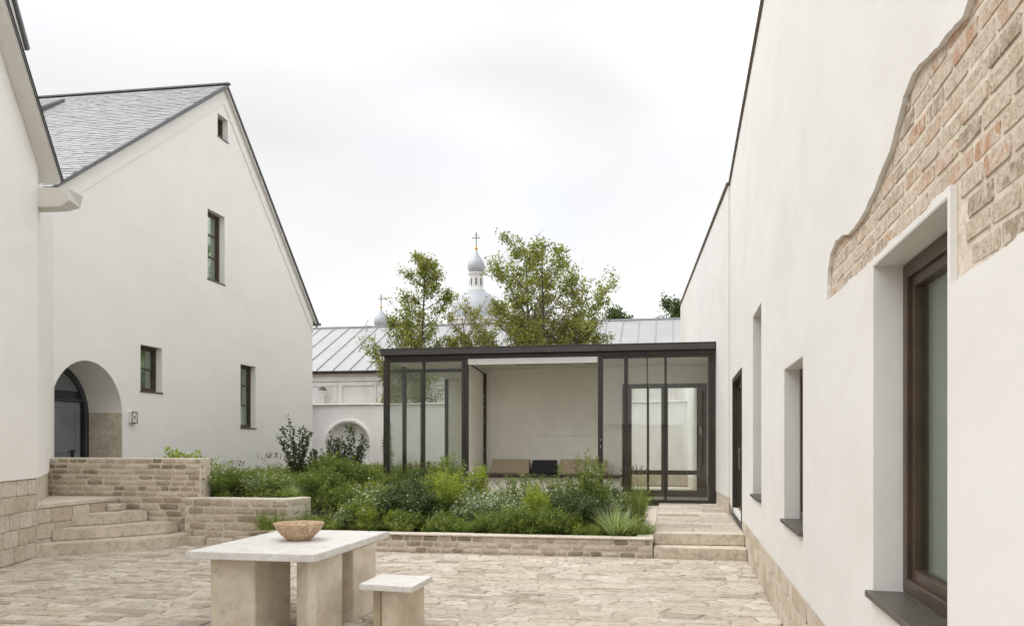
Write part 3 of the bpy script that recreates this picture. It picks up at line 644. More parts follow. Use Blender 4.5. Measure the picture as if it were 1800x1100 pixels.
pbox('side_rail', -6.77, -6.65, 19.33, 24.75, 3.702, 3.797, 'bronze_dark'); pbox('side_rail', -6.765, -6.66, 19.33, 24.75, .346, .42, 'bronze_dark')
pbox('door_track', -6.73, -5.2, 20.9, 20.98, 3.54, 3.62, 'bronze_dark')
for a, b in ((19.33, 20.565), (20.665, 22.165), (22.265, 24.745)): pbox('pane', -6.715, -6.707, a, b, .421, 3.70, 'glass', 0)
pbox('rear_wall', -6.655, -4.9, 24.76, 24.9, .35, 3.635, 'plaster_in', 0)
pbox('alcove_side_wall', -4.84, -4.76, 19.34, 21.3, .347, 3.637, 'plaster_in', 0)
pbox('alcove_back_wall', -4.755, -1.16, 21.3, 21.45, .347, 3.637, 'plaster_in', 0)
pbox('box_side_wall', -4.9, -4.78, 21.31, 24.75, .348, 3.636, 'plaster_in', 0)
pbox('room_side_wall', .96, 1.03, 19.34, 21.35, .347, 3.637, 'plaster_in', 0)
pbox('upper_rear_panel', -1.155, .955, 21.3, 21.4, 3.195, 3.637, 'plaster_in', 0)
for x0, x1, z in ((-4.2, -3.3, 1.86), (-3.4, -1.62, 1.90)): pbox('wall_ledge', x0, x1, 21.283, 21.299, z, z + .012, 'plaster_in', .002)
pbox('corner_pole', -4.745, -4.685, 21.20, 21.26, .35, 3.52, 'bronze', .004)
for zz in (1.2, 1.9, 2.3, 2.6): MB().tube([(X(-4.715), 1.985, zz), (X(-4.715), 1.965, zz)], [.018, .018], 8).build('screw_cap', M['steel'], pv)
MB().tube([(X(-4.72), 2.02, 3.17), (X(-4.73), 1.5, 3.215), (X(-4.74), .8, 3.26), (X(-4.75), .2, 3.29)], [.016] * 4, 6).build('track_arm', M['bronze_dark'], pv)
for x0, x1, y_ in ((-3.75, -2.35, 20.35), (-2.0, -1.62, 20.35)): pbox('ceiling_slot', x0, x1, y_, y_ + .05, 3.632, 3.6395, 'bronze_dark', 0)
MB().tube([(X(-2.95), .95, 3.30), (X(-2.95), .95, 3.22)], [.006, .006]).build('sprinkler', M['steel'], pv)
# rear glazing of the right room
rg = MB()
o_ = lambda a, b, c, d: rect(X(a), X(b), c - .33, d - .33)
rg.loops(o_(-1.155, .955, .347, 3.19), [o_(-.92, -.54, 1.01, 3.08), o_(-.48, -.18, 1.01, 3.08), o_(-.01, .70, 1.01, 3.08), o_(-.92, -.54, .50, .90), o_(-.48, -.18, .50, .90), o_(-.01, .70, .50, .90)], 2.11, 2.19)
rg_o = rg.build('rear_glazing', M['bronze'], pv, bevel=.004)
MB().box(X(-.93), X(.71), 2.148, 2.154, .16, 2.76).build('pane', M['glass'], rg_o)
for x_, z_ in ((-.10, 1.55), (.78, 1.9)): MB().box(X(x_), X(x_) + .03, 2.05, 2.11, z_ - .33, z_ - .13).build('handle', M['steel'], rg_o, bevel=.006)
MB().box(X(-1.545), X(-1.53), -.02, .006, 1.25, 1.32).build('lock', M['steel'], pv); MB().box(X(-1.545), X(-1.53), -.02, .006, 1.42, 1.46).build('lock', M['steel'], pv)
# bench in the alcove
be = empty('alcove_bench', (-4.75, 20.2, .345), 0, 'built-in bench with thin dark bronze seat across the open alcove', 'bench')
MB().box(.01, 3.15, -.02, 1.08, .50, .555).build('seat', M['bronze_dark'], be, bevel=.004); MB().box(.02, 3.6, .12, 1.07, .0, .498).build('base', M['plaster_in'], be)
MB().box(3.152, 3.59, -.02, 1.08, .50, .554).build('seat_end', M['bronze'], be, bevel=.004)
def cushion(name, x0, x1, mat, label, z1=1.285, y0=20.85):
    o = empty(name, ((x0 + x1) / 2, y0, .902), 0, label, 'cushion', None if mat == 'black' else 'tan bench cushions')
    w = (x1 - x0) / 2; h_ = z1 - .905
    mb = MB(); N = 10; K = 6; vs = []
    mb.add([(-w, 0, 0), (w, 0, 0), (w, .36, 0), (-w, .36, 0), (-w + .05, .10, h_), (w - .012, .10, h_), (w - .012, .30, h_), (-w + .05, .30, h_)], [(3, 2, 1, 0), (4, 5, 6, 7), (0, 1, 5, 4), (1, 2, 6, 5), (2, 3, 7, 6), (3, 0, 4, 7)])
    mb.build('cover', M[mat], o, bevel=.014, seg=2)
    MB().box(-w + .01, w - .01, -.006, .002, .035, .045).build('seam', M[mat], o); return o
cushion('bench_cushion', -4.50, -3.49, 'cushion', 'tan back cushion on the bench left of the black cushion')
cushion('bench_cushion', -3.46, -2.79, 'black', 'black square cushion between two tan cushions on the alcove bench', 1.265)
cushion('bench_cushion', -2.75, -1.52, 'cushion', 'tan back cushion on the bench right of the black cushion')

# ------------------------------------------------------------------ back wall with niche
kw = empty('rear_boundary_wall', (-11.21, 28, .3), 0, 'pale boundary wall with an arched niche behind the garden', 'wall')
A1 = lambda r, sp, bot, ts=1: arch(0, r, sp - .3, bot - .3, 20, ts)
MB(-1).loops(rect(-6, 16, 0, 2.74), [A1(.80, 1.62, .69, 1.0)], -.5, 0).build('wall', M['plaster_back'], kw)
MB(-1).loops(A1(.93, 1.62, .7), [A1(.835, 1.62, .69)], .002, .05).build('arch_moulding', M['plaster_back'], kw, bevel=.01)
MB(-1).box(-.9, .9, -.45, -.28, .3, 2.3).build('niche_back', M['plaster_back'], kw)
MB(-1).box(-6, 16, .001, .02, 0, .49).build('plinth', M['block_tan'], kw)
cp = -6; rr = random.Random(12)
while cp < 16:
    w = rr.uniform(.5, 1.1); MB(-1).box(cp, cp + w - .01, -.55, .06, 2.742, 2.79 + rr.uniform(-.012, .012)).build('coping_slab', M['plaster_far'], kw, bevel=.012); cp += w

# long house with metal roof behind it
fh = empty('metal_roofed_house', (-5, 36, .26), 0, 'long old house with pale standing-seam metal roof behind the boundary wall', 'house')
MB(-1).box(-26, 14, -11, 0, 0, 4.62).build('wall', M['plaster_far'], fh)
fz = MB(-1); fz.box(-26, 14, .002, .05, 4.25, 4.5); fz.box(-26, 14, .001, .12, 4.5, 4.6)
for i in range(14): x_ = -13.6 + i * 1.9; ring(fz, x_, x_ + 1.75, 2.55, 4.15, .12, .002, .04)
fz.build('cornice', M['plaster_far'], fh, bevel=.01)
MB(-1).box(-26, 14, .05, .30, 4.622, 4.70).build('eave_board', M['coping'], fh)
RZ0, RZ1, RY1 = 4.70, 7.50, 5.7
seam = MB(); x_ = -26; k = 0
slopeL = math.hypot(RY1 + .4, RZ1 - RZ0)
sheet = MB(); sheet.add([(0, -.40, RZ0), (.795, -.40, RZ0), (.795, RY1, RZ1), (0, RY1, RZ1), (0, -.40, RZ0 + .02), (.795, -.40, RZ0 + .02), (.795, RY1, RZ1 + .02), (0, RY1, RZ1 + .02)], [(3, 2, 1, 0), (4, 5, 6, 7), (0, 1, 5, 4), (1, 2, 6, 5), (2, 3, 7, 6), (3, 0, 4, 7)])
sheet.add([(.79, -.41, RZ0 + .02), (.815, -.41, RZ0 + .02), (.815, RY1, RZ1 + .02), (.79, RY1, RZ1 + .02), (.795, -.41, RZ0 + .07), (.81, -.41, RZ0 + .07), (.81, RY1, RZ1 + .07), (.795, RY1, RZ1 + .07)], [(3, 2, 1, 0), (4, 5, 6, 7), (0, 1, 5, 4), (1, 2, 6, 5), (2, 3, 7, 6), (3, 0, 4, 7)])
proto = sheet.build('roof_sheet', M['metal_roof'], fh, loc=(-26, 0, 0)); rr = random.Random(2)
for i in range(1, 50):
    c = proto.copy(); COL.objects.link(c); c.location = (-26 + i * .80, 0, rr.uniform(-.006, .006))
MB().box(-26, 14, RY1 - .06, RY1 + .06, RZ1 + .02, RZ1 + .10).build('ridge_cap', M['seam'], fh)
MB().add([(-26, RY1 + .01, RZ1), (14, RY1 + .01, RZ1), (14, 11.4, RZ0), (-26, 11.4, RZ0)], [(0, 1, 2, 3)]).build('rear_roof_slope', M['metal_roof'], fh)
# fittings on that wall
wl = empty('wall_lamp', (-15.55, 35.95, 4.2), 0, 'small rusty hooded lamp on the old wall beside the gable house', 'lamp')
MB(-1).tube([(0, 0, 0), (0, .18, .02), (.02, .28, -.04)], [.03, .03, .03]).build('arm', M['coping'], wl); MB(-1).lathe([(.02, .06), (.16, -.02), (.19, -.10), (.02, -.10)], 12, .03, .30).build('hood', M['sill'], wl)
vp = empty('vent_pipe', (-15.5, 35.9, 3.35), 0, 'short white pipe stub with rusty foot on the old wall below the lamp', 'pipe')
MB().tube([(0, 0, 0), (0, 0, .55)], [.06, .05], 10).build('pipe', M['white_paint'], vp); MB().tube([(0, 0, -.12), (0, 0, .05)], [.10, .07], 10).build('foot', M['coping'], vp)

# ------------------------------------------------------------------ church
ch = empty('church', (-21.46, 92, .3), 0, 'pinkish old church with silver main dome and onion cupola rising behind the trees', 'church')
MB().box(-9, 7.5, -1, 12, 0, 14.2).build('wall', M['church'], ch); 
cz = MB(); cz.box(-9.3, 7.8, -1.3, 12.3, 14.2, 14.6); cz.box(-9.15, 7.65, -1.15, 12.15, 13.4, 13.6); cz.build('cornice', M['church_white'], ch)
MB().lathe([(3.15, 14.6), (3.15, 15.0), (3.35, 15.05), (3.35, 15.25), (3.1, 15.3)], 32).build('drum', M['church_white'], ch, smooth=False)
MB().lathe([(3.1, 15.28), (3.02, 15.9), (2.8, 16.7), (2.35, 17.5), (1.7, 18.15), (1.1, 18.5), (.95, 18.62)], 40).build('dome', M['dome'], ch, smooth=True)
dr_ = MB().lathe([(1.0, 18.55), (1.0, 18.75), (.78, 18.85), (.74, 20.3), (.84, 20.4), (.84, 20.5), (.95, 20.55), (.95, 20.68), (.6, 20.72)], 28); lan = dr_.build('lantern', M['church_white'], ch)
for i in range(8):
    a = i * math.pi / 4 - math.pi / 2 + .2; q = MB().box(-.09, .09, -.02, .03, 19.2, 20.0).build('lantern_window', M['sill'], lan, loc=(math.cos(a) * .755, math.sin(a) * .755, 0), rz=a - math.pi / 2)
onion = [(.55, 0), (.78, .12), (.95, .38), (1.0, .72), (.93, 1.08), (.75, 1.45), (.50, 1.78), (.27, 2.08), (.14, 2.36), (.06, 2.62), (.02, 2.75)]
MB().lathe([(r_, 20.68 + z) for r_, z in onion], 28).build('onion_dome', M['dome'], ch, smooth=True)
def cross(par, z, s=1):
    MB().lathe([(.01, -.02), (.14 * s, .08 * s), (.19 * s, .22 * s), (.14 * s, .36 * s), (.01, .46 * s)], 14).build('finial_ball', M['gold'], par, loc=(0, 0, z))
    c = MB(); c.box(-.045 * s, .045 * s, -.03, .03, z + .4 * s, z + 2.0 * s); c.box(-.42 * s, .42 * s, -.029, .029, z + 1.35 * s, z + 1.44 * s); c.box(-.17 * s, .17 * s, -.028, .028, z + 1.68 * s, z + 1.75 * s)
    for a, b in ((-.42, 1.395), (.42, 1.395), (0, 2.0)): c.lathe([(.001, z + (b - .07) * s), (.07 * s, z + b * s), (.001, z + (b + .07) * s)], 6, a * s, 0)
    c.build('cross', M['slate_edge'], par)
cross(ch, 23.25, 1.0)
c2 = empty('bell_turret', (-28.52, 80, .3), 0, 'small silver onion cupola with cross beside the leftmost tree', 'cupola')
MB().lathe([(.85, 8), (.85, 12.2), (1.0, 12.3), (1.0, 12.5), (.62, 12.55), (.60, 12.95), (.72, 13.0), (.72, 13.1), (.5, 13.12)], 20).build('drum', M['church'], c2)
MB().lathe([(r_ * .76, 13.1 + z * .72) for r_, z in onion], 24).build('onion_dome', M['dome'], c2, smooth=True); cross(c2, 14.95, .72)
MB().box(-4, 6, -.8, 8, 0, 10.6).build('wall', M['church'], c2)

# ------------------------------------------------------------------ table, stool, bowl
tb = empty('stone_table', (-3.53, 7.5, 0), 0, 'large pale stone table with folded slab legs and a bowl on it', 'table')
TX = lambda pts: [(x + 3.53, y - 7.5) for x, y in pts]
MB().prism(TX([(-4.13, 6.57), (-2.99, 6.565), (-2.945, 6.58), (-2.925, 6.63), (-2.93, 8.47), (-4.13, 8.38)]), .693, .757).build('tabletop', M['travertine'], tb, bevel=.005, seg=2)
for pts in ([(-3.96, 6.69), (-3.585, 6.78), (-3.485, 7.28), (-3.62, 7.28), (-3.69, 6.92), (-3.95, 6.84)],
            [(-3.236, 6.87), (-3.073, 6.748), (-3.021, 6.809), (-2.970, 7.275), (-3.10, 7.28), (-3.15, 6.98)],
            [(-3.075, 7.52), (-2.945, 7.48), (-2.930, 8.06), (-3.05, 8.10)],
            [(-4.06, 7.9), (-3.93, 7.9), (-3.86, 8.25), (-4.03, 8.28)]):
    if pts[0][0] < -4.0: continue
    MB().prism(TX(pts), 0, .690).build('leg', M['travertine_leg'], tb, bevel=.006, seg=2)
so = empty('stone_stool', (-2.44, 7.25, 0), 0, 'small pale stone stool standing right of the table', 'stool'); SX = lambda pts: [(x + 2.44, y - 7.25) for x, y in pts]
MB().prism(SX([(-2.70, 6.99), (-2.185, 6.925), (-2.18, 7.54), (-2.70, 7.56)]), .398, .45).build('seat', M['travertine'], so, bevel=.004, seg=2)
for pts in ([(-2.66, 7.24), (-2.57, 7.20), (-2.52, 7.46), (-2.62, 7.48)], [(-2.515, 7.06), (-2.34, 6.99), (-2.235, 7.46), (-2.36, 7.48), (-2.43, 7.15)]):
    MB().prism(SX(pts), 0, .396).build('leg', M['travertine_leg'], so, bevel=.005, seg=2)
bo = MB().lathe([(.001, .0), (.105, .0), (.115, .008), (.165, .05), (.205, .095), (.235, .150), (.243, .162), (.240, .168), (.228, .162), (.195, .105), (.14, .05), (.07, .022), (.001, .018)], 48).build('bowl', M['bowl'], None, loc=(-3.53, 7.55, .758), smooth=True, weld=True)
tag(bo, 'veined tan stone bowl resting on the stone table', 'bowl')

# ------------------------------------------------------------------ vegetation
def leaf_mesh(name, P, D, N, Ln, Wd, mat, var=None):
    n = len(P); D = D / np.maximum(1e-6, np.linalg.norm(D, axis=1, keepdims=True)); S = np.cross(D, N); S /= np.maximum(1e-6, np.linalg.norm(S, axis=1, keepdims=True)); U = np.cross(S, D)
    Ln = Ln[:, None]; Wd = Wd[:, None]
    V = np.empty((n, 4, 3)); V[:, 0] = P; V[:, 1] = P + D * Ln * .45 + S * Wd * .5 + U * Wd * .12; V[:, 2] = P + D * Ln - U * Ln * .08; V[:, 3] = P + D * Ln * .45 - S * Wd * .5 + U * Wd * .12
    me = bpy.data.meshes.new(name); me.vertices.add(n * 4); me.vertices.foreach_set('co', V.ravel()); me.loops.add(n * 4); me.loops.foreach_set('vertex_index', np.arange(n * 4, dtype=np.int32))
    me.polygons.add(n); me.polygons.foreach_set('loop_start', np.arange(n, dtype=np.int32) * 4)
    try: me.polygons.foreach_set('loop_total', np.full(n, 4, dtype=np.int32))
    except Exception: pass
    me.update(calc_edges=True); at = me.attributes.new('var', 'FLOAT', 'POINT')
    v = RNG.random(n) if var is None else var; at.data.foreach_set('value', np.repeat(v, 4).astype(np.float32)); me.materials.append(mat); return me
def blades_mesh(name, P, D, Ln, Wd, droop, mat):
    n = len(P); K = 4; V = np.empty((n, K * 2 - 1 + 0, 3)); S = np.cross(D, np.array([0, 0, 1.0])) + RNG.normal(0, .05, (n, 3)); S /= np.linalg.norm(S, axis=1, keepdims=True)
    out = D * np.array([1, 1, 0]); up = np.array([0, 0, 1.0])
    for k in range(K):
        t_ = k / (K - 1); c = P + D * (Ln * t_)[:, None] + out * (droop * Ln * t_ ** 2)[:, None] - up * (droop * Ln * .55 * t_ ** 2.5)[:, None]; w = (Wd * (1 - t_ * .8))[:, None] * .5
        if k < K - 1: V[:, 2 * k] = c - S * w; V[:, 2 * k + 1] = c + S * w
        else: V[:, 2 * k] = c
    M_ = K * 2 - 1; fs = []; base = np.arange(n)[:, None] * M_
    q = np.concatenate([base + np.array([0, 1, 3, 2]), base + np.array([2, 3, 5, 4])]); tr = base + np.array([4, 5, 6])
    me = bpy.data.meshes.new(name); me.from_pydata(V.reshape(-1, 3).tolist(), [], q.tolist() + tr.tolist()); at = me.attributes.new('var', 'FLOAT', 'POINT')
    at.data.foreach_set('value', np.repeat(RNG.random(n), M_).astype(np.float32)); me.materials.append(mat); return me
def rnd_dir(n, up=.3): d = RNG.normal(0, 1, (n, 3)); d[:, 2] += up; return d / np.linalg.norm(d, axis=1, keepdims=True)
def stems_paths(n, h, r, base_r, hvar=.3, lean=1.0):
    out = []
    for i in range(n):
        a = RNG.uniform(0, 2 * math.pi); rr_ = r * math.sqrt(RNG.random()); hh = h * (1 - hvar * RNG.random()) * (1 - .35 * (rr_ / max(r, .01)) ** 2)
        b = np.array([math.cos(a) * base_r * RNG.random(), math.sin(a) * base_r * RNG.random(), 0]); tip = np.array([math.cos(a) * rr_, math.sin(a) * rr_, hh]) ; midp = (b + tip) / 2 * np.array([.8, .8, 1.05]) + RNG.normal(0, .02, 3)
        out.append((b, midp, tip))
    return out
def on_path(p, t): b, m_, e = p; return b * (1 - t) ** 2 + 2 * m_ * t * (1 - t) + e * t * t
def stems_mesh(paths, rad, mat):
    mb = MB()
    for p in paths: mb.tube([tuple(on_path(p, t_)) for t_ in (0, .5, 1)], [rad, rad * .7, rad * .3], 3, False)
    me = bpy.data.meshes.new('stems'); me.from_pydata(mb.v, [], mb.f); me.materials.append(mat); return me
def bush(h, r, ns, nl, ll, lw_, mat, flowers=0, fl=.022, stemmat='stem', t0=.12, up=.5, spread=.03, base=.1, twig=.0, fmat='petal', hvar=.35, srad=.004):
    paths = stems_paths(ns, h, r, base, hvar); P = []; D = []
    for p in paths:
        tt = t0 + (1 - t0) * RNG.random(nl) ** .8
        for t_ in tt:
            q = on_path(p, t_); d = rnd_dir(1, up)[0]; P.append(q + d * RNG.random() * (spread + twig)); D.append(d)
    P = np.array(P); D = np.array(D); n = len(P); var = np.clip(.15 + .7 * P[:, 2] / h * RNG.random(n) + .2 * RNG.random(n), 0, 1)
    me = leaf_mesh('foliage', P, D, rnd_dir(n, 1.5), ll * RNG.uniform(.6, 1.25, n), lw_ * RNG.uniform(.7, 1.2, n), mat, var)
    res = [('stems', stems_mesh(paths, srad, M[stemmat])), ('foliage', me)]
    if flowers:
        F = []
        for _ in range(flowers):
            p = paths[RNG.integers(len(paths))]; F.append(on_path(p, RNG.uniform(.78, 1.03)) + RNG.normal(0, spread * .9, 3) + np.array([0, 0, .015]))
        F = np.array(F); k = 5; PP = np.repeat(F, k, 0); an = np.tile(np.arange(k) * 2 * math.pi / k, len(F)) + np.repeat(RNG.random(len(F)) * 6, k); tl = np.repeat(RNG.normal(0, .35, (len(F), 2)), k, 0)
        DD = np.stack([np.cos(an), np.sin(an), .15 + tl[:, 0] * np.cos(an) + tl[:, 1] * np.sin(an)], 1)
        res.append(('flowers', leaf_mesh('flowers', PP, DD, np.tile([[0, 0, 1.0]], (len(PP), 1)) + .01, np.full(len(PP), fl), np.full(len(PP), fl * .7), M[fmat])))
    return res
def grassy(h, n, spread, wd, droop, mat, lean=.45, seed_heads=0):
    a = RNG.uniform(0, 2 * math.pi, n); rr_ = spread * np.sqrt(RNG.random(n)); P = np.stack([np.cos(a) * rr_ * .4, np.sin(a) * rr_ * .4, np.zeros(n)], 1)
    a2 = a + RNG.normal(0, .5, n); ln = np.abs(RNG.normal(0, lean, n)); D = np.stack([np.cos(a2) * ln, np.sin(a2) * ln, np.ones(n)], 1); D /= np.linalg.norm(D, axis=1, keepdims=True)
    res = [('blades', blades_mesh('blades', P, D, h * RNG.uniform(.45, 1, n), wd * RNG.uniform(.7, 1.2, n), droop * RNG.uniform(.4, 1.4, n), mat))]
    if seed_heads:
        S = P[:seed_heads] + D[:seed_heads] * h * .98; k = 9; PP = np.repeat(S, k, 0) - np.repeat(D[:seed_heads], k, 0) * RNG.uniform(0, .13, (seed_heads * k, 1)) * h
        res.append(('seed_heads', leaf_mesh('seed_heads', PP, rnd_dir(len(PP), 1.8), rnd_dir(len(PP), 1), np.full(len(PP), .03), np.full(len(PP), .012), M['dry'])))
    return res
KIND = {}
def kind(key, name, cat, *vars_): KIND[key] = (name, cat, vars_)
LM = M
kind('aster', 'aster_bush', 'bush', *[bush(.55, .36, 60, 60, .040, .013, LM['leaf_mid'], 90, .020, spread=.05) for _ in range(2)])
kind('whiteaster', 'white_aster', 'bush', *[bush(.50, .34, 70, 40, .034, .010, LM['leaf_grey'], 140, .018, spread=.06) for _ in range(2)])
kind('dark', 'dark_leaved_bush', 'bush', *[bush(.62, .38, 80, 90, .038, .018, LM['leaf_dark'], 12, .016, spread=.05) for _ in range(2)])
kind('lime', 'goldenrod', 'plant', *[bush(.75, .28, 42, 75, .055, .012, LM['leaf_lime'], 0, spread=.03, up=.9, hvar=.45) for _ in range(2)])
kind('mid', 'leafy_bush', 'bush', *[bush(.50, .36, 70, 70, .042, .017, LM['leaf_mid'], 16, .018, spread=.05) for _ in range(2)])
kind('tall', 'tall_perennial', 'plant', *[bush(.98, .36, 44, 95, .042, .016, LM['leaf_mid'], 45, .02, spread=.045, up=.6, hvar=.5) for _ in range(2)])
kind('grass', 'upright_grass', 'grass', grassy(1.05, 420, .22, .010, .18, LM['grass'], .16, 20))
kind('pale', 'variegated_grass', 'grass', *[grassy(.62, 420, .22, .012, .45, LM['grass_pale'], .5) for _ in range(2)])
kind('tuft', 'grass_tuft', 'grass', grassy(.34, 520, .24, .008, .35, LM['grass'], .6), grassy(.40, 480, .26, .009, .4, LM['grass'], .6))
kind('seed', 'seedhead_grass', 'grass', *[grassy(.8, 130, .22, .006, .15, LM['grass'], .28, 26) for _ in range(2)])
kind('shrub', 'round_leaved_shrub', 'shrub', *[bush(1.75, .44, 12, 75, .085, .062, LM['leaf_shrub'], 0, stemmat='bark', spread=.05, t0=.14, hvar=.45, base=.1, srad=.011, up=.7) for _ in range(2)])
kind('shrubdense', 'round_leaved_shrub', 'shrub', bush(1.6, .56, 24, 62, .078, .058, LM['leaf_shrub'], 0, stemmat='bark', spread=.06, t0=.14, hvar=.4, base=.15, srad=.011, up=.6))
kind('sprig', 'flowering_sprig', 'plant', bush(.42, .26, 22, 26, .045, .028, LM['leaf_lime'], 14, .02, spread=.04, hvar=.5))
kind('column', 'slim_conifer', 'shrub', bush(1.75, .13, 30, 110, .06, .02, LM['leaf_dark'], 0, stemmat='bark', spread=.05, up=1, hvar=.4, base=.06))
FIRST = {}
def plant(key, x, y, label, sc=1.0, v=None, group=None, z=None):
    name, cat, vs_ = KIND[key]; v = RNG.integers(len(vs_)) if v is None else v
    root = empty(name, (x, y, (soil_z(x, y) - .01) if z is None else z), float(RNG.uniform(0, 6.28)), label, cat, group); s_ = sc * float(RNG.uniform(.94, 1.06)) * {'grass': 1.08, 'tuft': 1.15, 'pale': 1.1, 'column': 1.0, 'shrub': 1.1, 'shrubdense': 1.05, 'sprig': 1.2, 'tall': 1.42, 'lime': 1.55, 'dark': 1.5, 'seed': 1.25}.get(key, 1.38); root.scale = (s_, s_, s_ * float(RNG.uniform(.95, 1.05)))
    for nm, me in vs_[v % len(vs_)]:
        c = link(nm, me, root)
        if nm in ('flowers', 'seed_heads', 'foliage', 'blades'): c['kind'] = 'stuff'
    return root
# pixel-free list: kind, x, y, scale, label
PL = [
 ('grass', -.62, 14.0, 1.0, 'tall upright green grass at the right end of the long bed'),
 ('tuft', -.45, 13.0, 1.1, 'bright green grass tuft in the front right corner of the long bed'),
 ('pale', -.95, 12.95, 1.1, 'silvery variegated grass mound left of the tall grass in the long bed'),
 ('tuft', -1.35, 12.85, .9, 'low grassy tuft left of the silvery grass, front of the bed'),
 ('tall', -1.62, 13.75, 1.08, 'tall leafy perennial with pale flowers in front of the right pavilion post'),
 ('tall', -2.1, 14.3, .85, 'tall leafy perennial rising in front of the right tan cushion'),
 ('whiteaster', -1.25, 13.9, .95, 'white flecked bush between the tall perennial and the tall grass'),
 ('dark', -1.75, 13.3, .85, 'dark bush below the right tan cushion near the bed front'),
 ('lime', -2.45, 13.35, .8, 'yellow-green sprays below the black cushion'),
 ('tall', -2.75, 14.2, .85, 'leafy perennial with yellow tips below the black cushion'),
 ('mid', -2.75, 13.0, .8, 'mid green bush at the bed front under the black cushion'),
 ('mid', -2.1, 12.95, .75, 'mid green bush at the bed front under the right tan cushion'),
 ('whiteaster', -3.3, 13.9, 1.05, 'white flowering aster mass below the left tan cushion'),
 ('whiteaster', -3.75, 13.5, .95, 'white flowering aster nearer the front below the left tan cushion'),
 ('whiteaster', -4.15, 14.1, 1.1, 'airy pale flowering aster below the corner pole of the alcove'),
 ('whiteaster', -2.95, 13.55, .8, 'small white aster between the lime sprays and the aster mass'),
 ('lime', -4.45, 13.75, .95, 'tall lime goldenrod below the left post of the open alcove'),
 ('lime', -4.75, 14.3, 1.05, 'tall lime goldenrod in front of the left glass, right pane'),
 ('lime', -4.25, 14.6, .9, 'lime goldenrod behind the pale asters near the alcove corner'),
 ('tall', -4.95, 15.2, 1.0, 'wispy tall perennial close to the second pane of the left glass'),
 ('dark', -5.2, 13.9, 1.12, 'large dark green bush below the left glass panes'),
 ('dark', -4.85, 13.6, .95, 'dark green bush right of the large dark bush'),
 ('dark', -5.5, 13.6, .85, 'dark green bush with white flecks left of the large dark bush'),
 ('seed', -5.4, 14.9, 1.1, 'thin seedheads standing against the left glass'),
 ('aster', -5.85, 13.55, 1.0, 'flowering aster near the left end of the long bed'),
 ('aster', -6.15, 14.1, 1.0, 'flowering aster behind the end of the garden wall'),
 ('mid', -5.7, 14.3, 1.05, 'green bush left of the pavilion corner post'),
 ('mid', -6.0, 13.2, .85, 'green bush tucked against the corner of the garden wall'),
 ('lime', -6.35, 15.2, .62, 'bright lime patch behind the asters left of the pavilion'),
 ('mid', -6.85, 14.9, .9, 'green bush filling the gap left of the pavilion'),
 ('lime', -6.9, 16.6, .55, 'low lime plants farther back left of the pavilion'),
 ('mid', -7.4, 17.0, .8, 'green bush toward the arched niche'),
 ('pale', -6.15, 14.75, .8, 'pale striped grass beside the pavilion corner'),
 ('pale', -6.5, 13.6, .75, 'pale striped grass at the end of the raised bed'),
 ('shrub', -8.45, 18.0, .86, 'tall sparse round-leaved shrub against the right part of the gable house'),
 ('shrub', -8.05, 18.3, .62, 'shorter sparse shrub just right of the tall sparse shrub'),
 ('shrubdense', -7.65, 19.2, .95, 'dense round-leaved shrub in front of the arched niche'),
 ('shrub', -8.0, 19.0, .72, 'slender leafy shrub left of the dense shrub at the niche'),
 ('mid', -8.1, 17.0, 1.2, 'feathery green bush between the two tall shrubs'),
 ('column', -7.1, 20.4, .95, 'slim dark conifer seen through the left glass corner'),
 ('aster', -7.75, 13.45, .95, 'flowering bush next to the parapet end in the raised bed'),
 ('seed', -7.8, 13.9, .75, 'seedhead grass behind the flowering bush by the parapet'),
 ('mid', -7.45, 13.75, .95, 'green bush second from the parapet in the raised bed'),
 ('whiteaster', -7.1, 13.5, .75, 'white flecked plant in the middle of the raised bed'),
 ('seed', -7.15, 14.1, .85, 'dark seedhead grass behind the middle of the raised bed'),
 ('aster', -6.8, 13.6, .72, 'small flowering bush right of the middle of the raised bed'),
 ('mid', -6.5, 14.1, .8, 'green bush near the right end of the raised bed'),
 ('mid', -6.3, 13.35, .6, 'low pale green bush at the right end of the raised bed'),
 ('mid', -7.55, 15.4, .8, 'green bush behind the raised bed, below the tall window'),
 ('aster', -6.7, 15.9, .9, 'aster bush set back between raised bed and pavilion'),
 ('lime', -6.1, 16.4, .6, 'lime sprays beside the pavilion corner post, set back'),
 ('whiteaster', -5.95, 14.0, .9, 'white flowered aster just left of the pavilion corner post'),
 ('whiteaster', -6.2, 13.15, .65, 'small white aster against the wall corner'),
 ('dark', -6.35, 14.5, .8, 'dark bush behind the wall corner'),
 ('sprig', -8.62, 13.7, 1.75, 'pale green flowering sprigs showing above the parapet', ),
 ('sprig', -8.3, 13.75, 1.5, 'small sprig above the parapet near its right end'),
 ('lime', -4.2, 14.9, 1.0, 'lime sprays rising left of the alcove post, back of the bed'), ('tall', -4.6, 14.6, .9, 'leafy perennial against the second left glass pane'), ('lime', -1.55, 14.6, .8, 'yellow-tipped sprays behind the tall perennials at the right post'), ('tall', -3.25, 14.6, .7, 'leafy perennial below the gap between tan and black cushions'), ('seed', -3.9, 14.2, 1.0, 'thin seedheads among the pale asters'), ('seed', -2.2, 14.7, .9, 'thin seedheads left of the tallest perennial'), ('aster', -.95, 14.3, .85, 'flecked bush between tallest perennial and upright grass'),
 ('tuft', -6.36, 12.62, 1.45, 'small bright grass clump left of the bowl behind the table'),
]
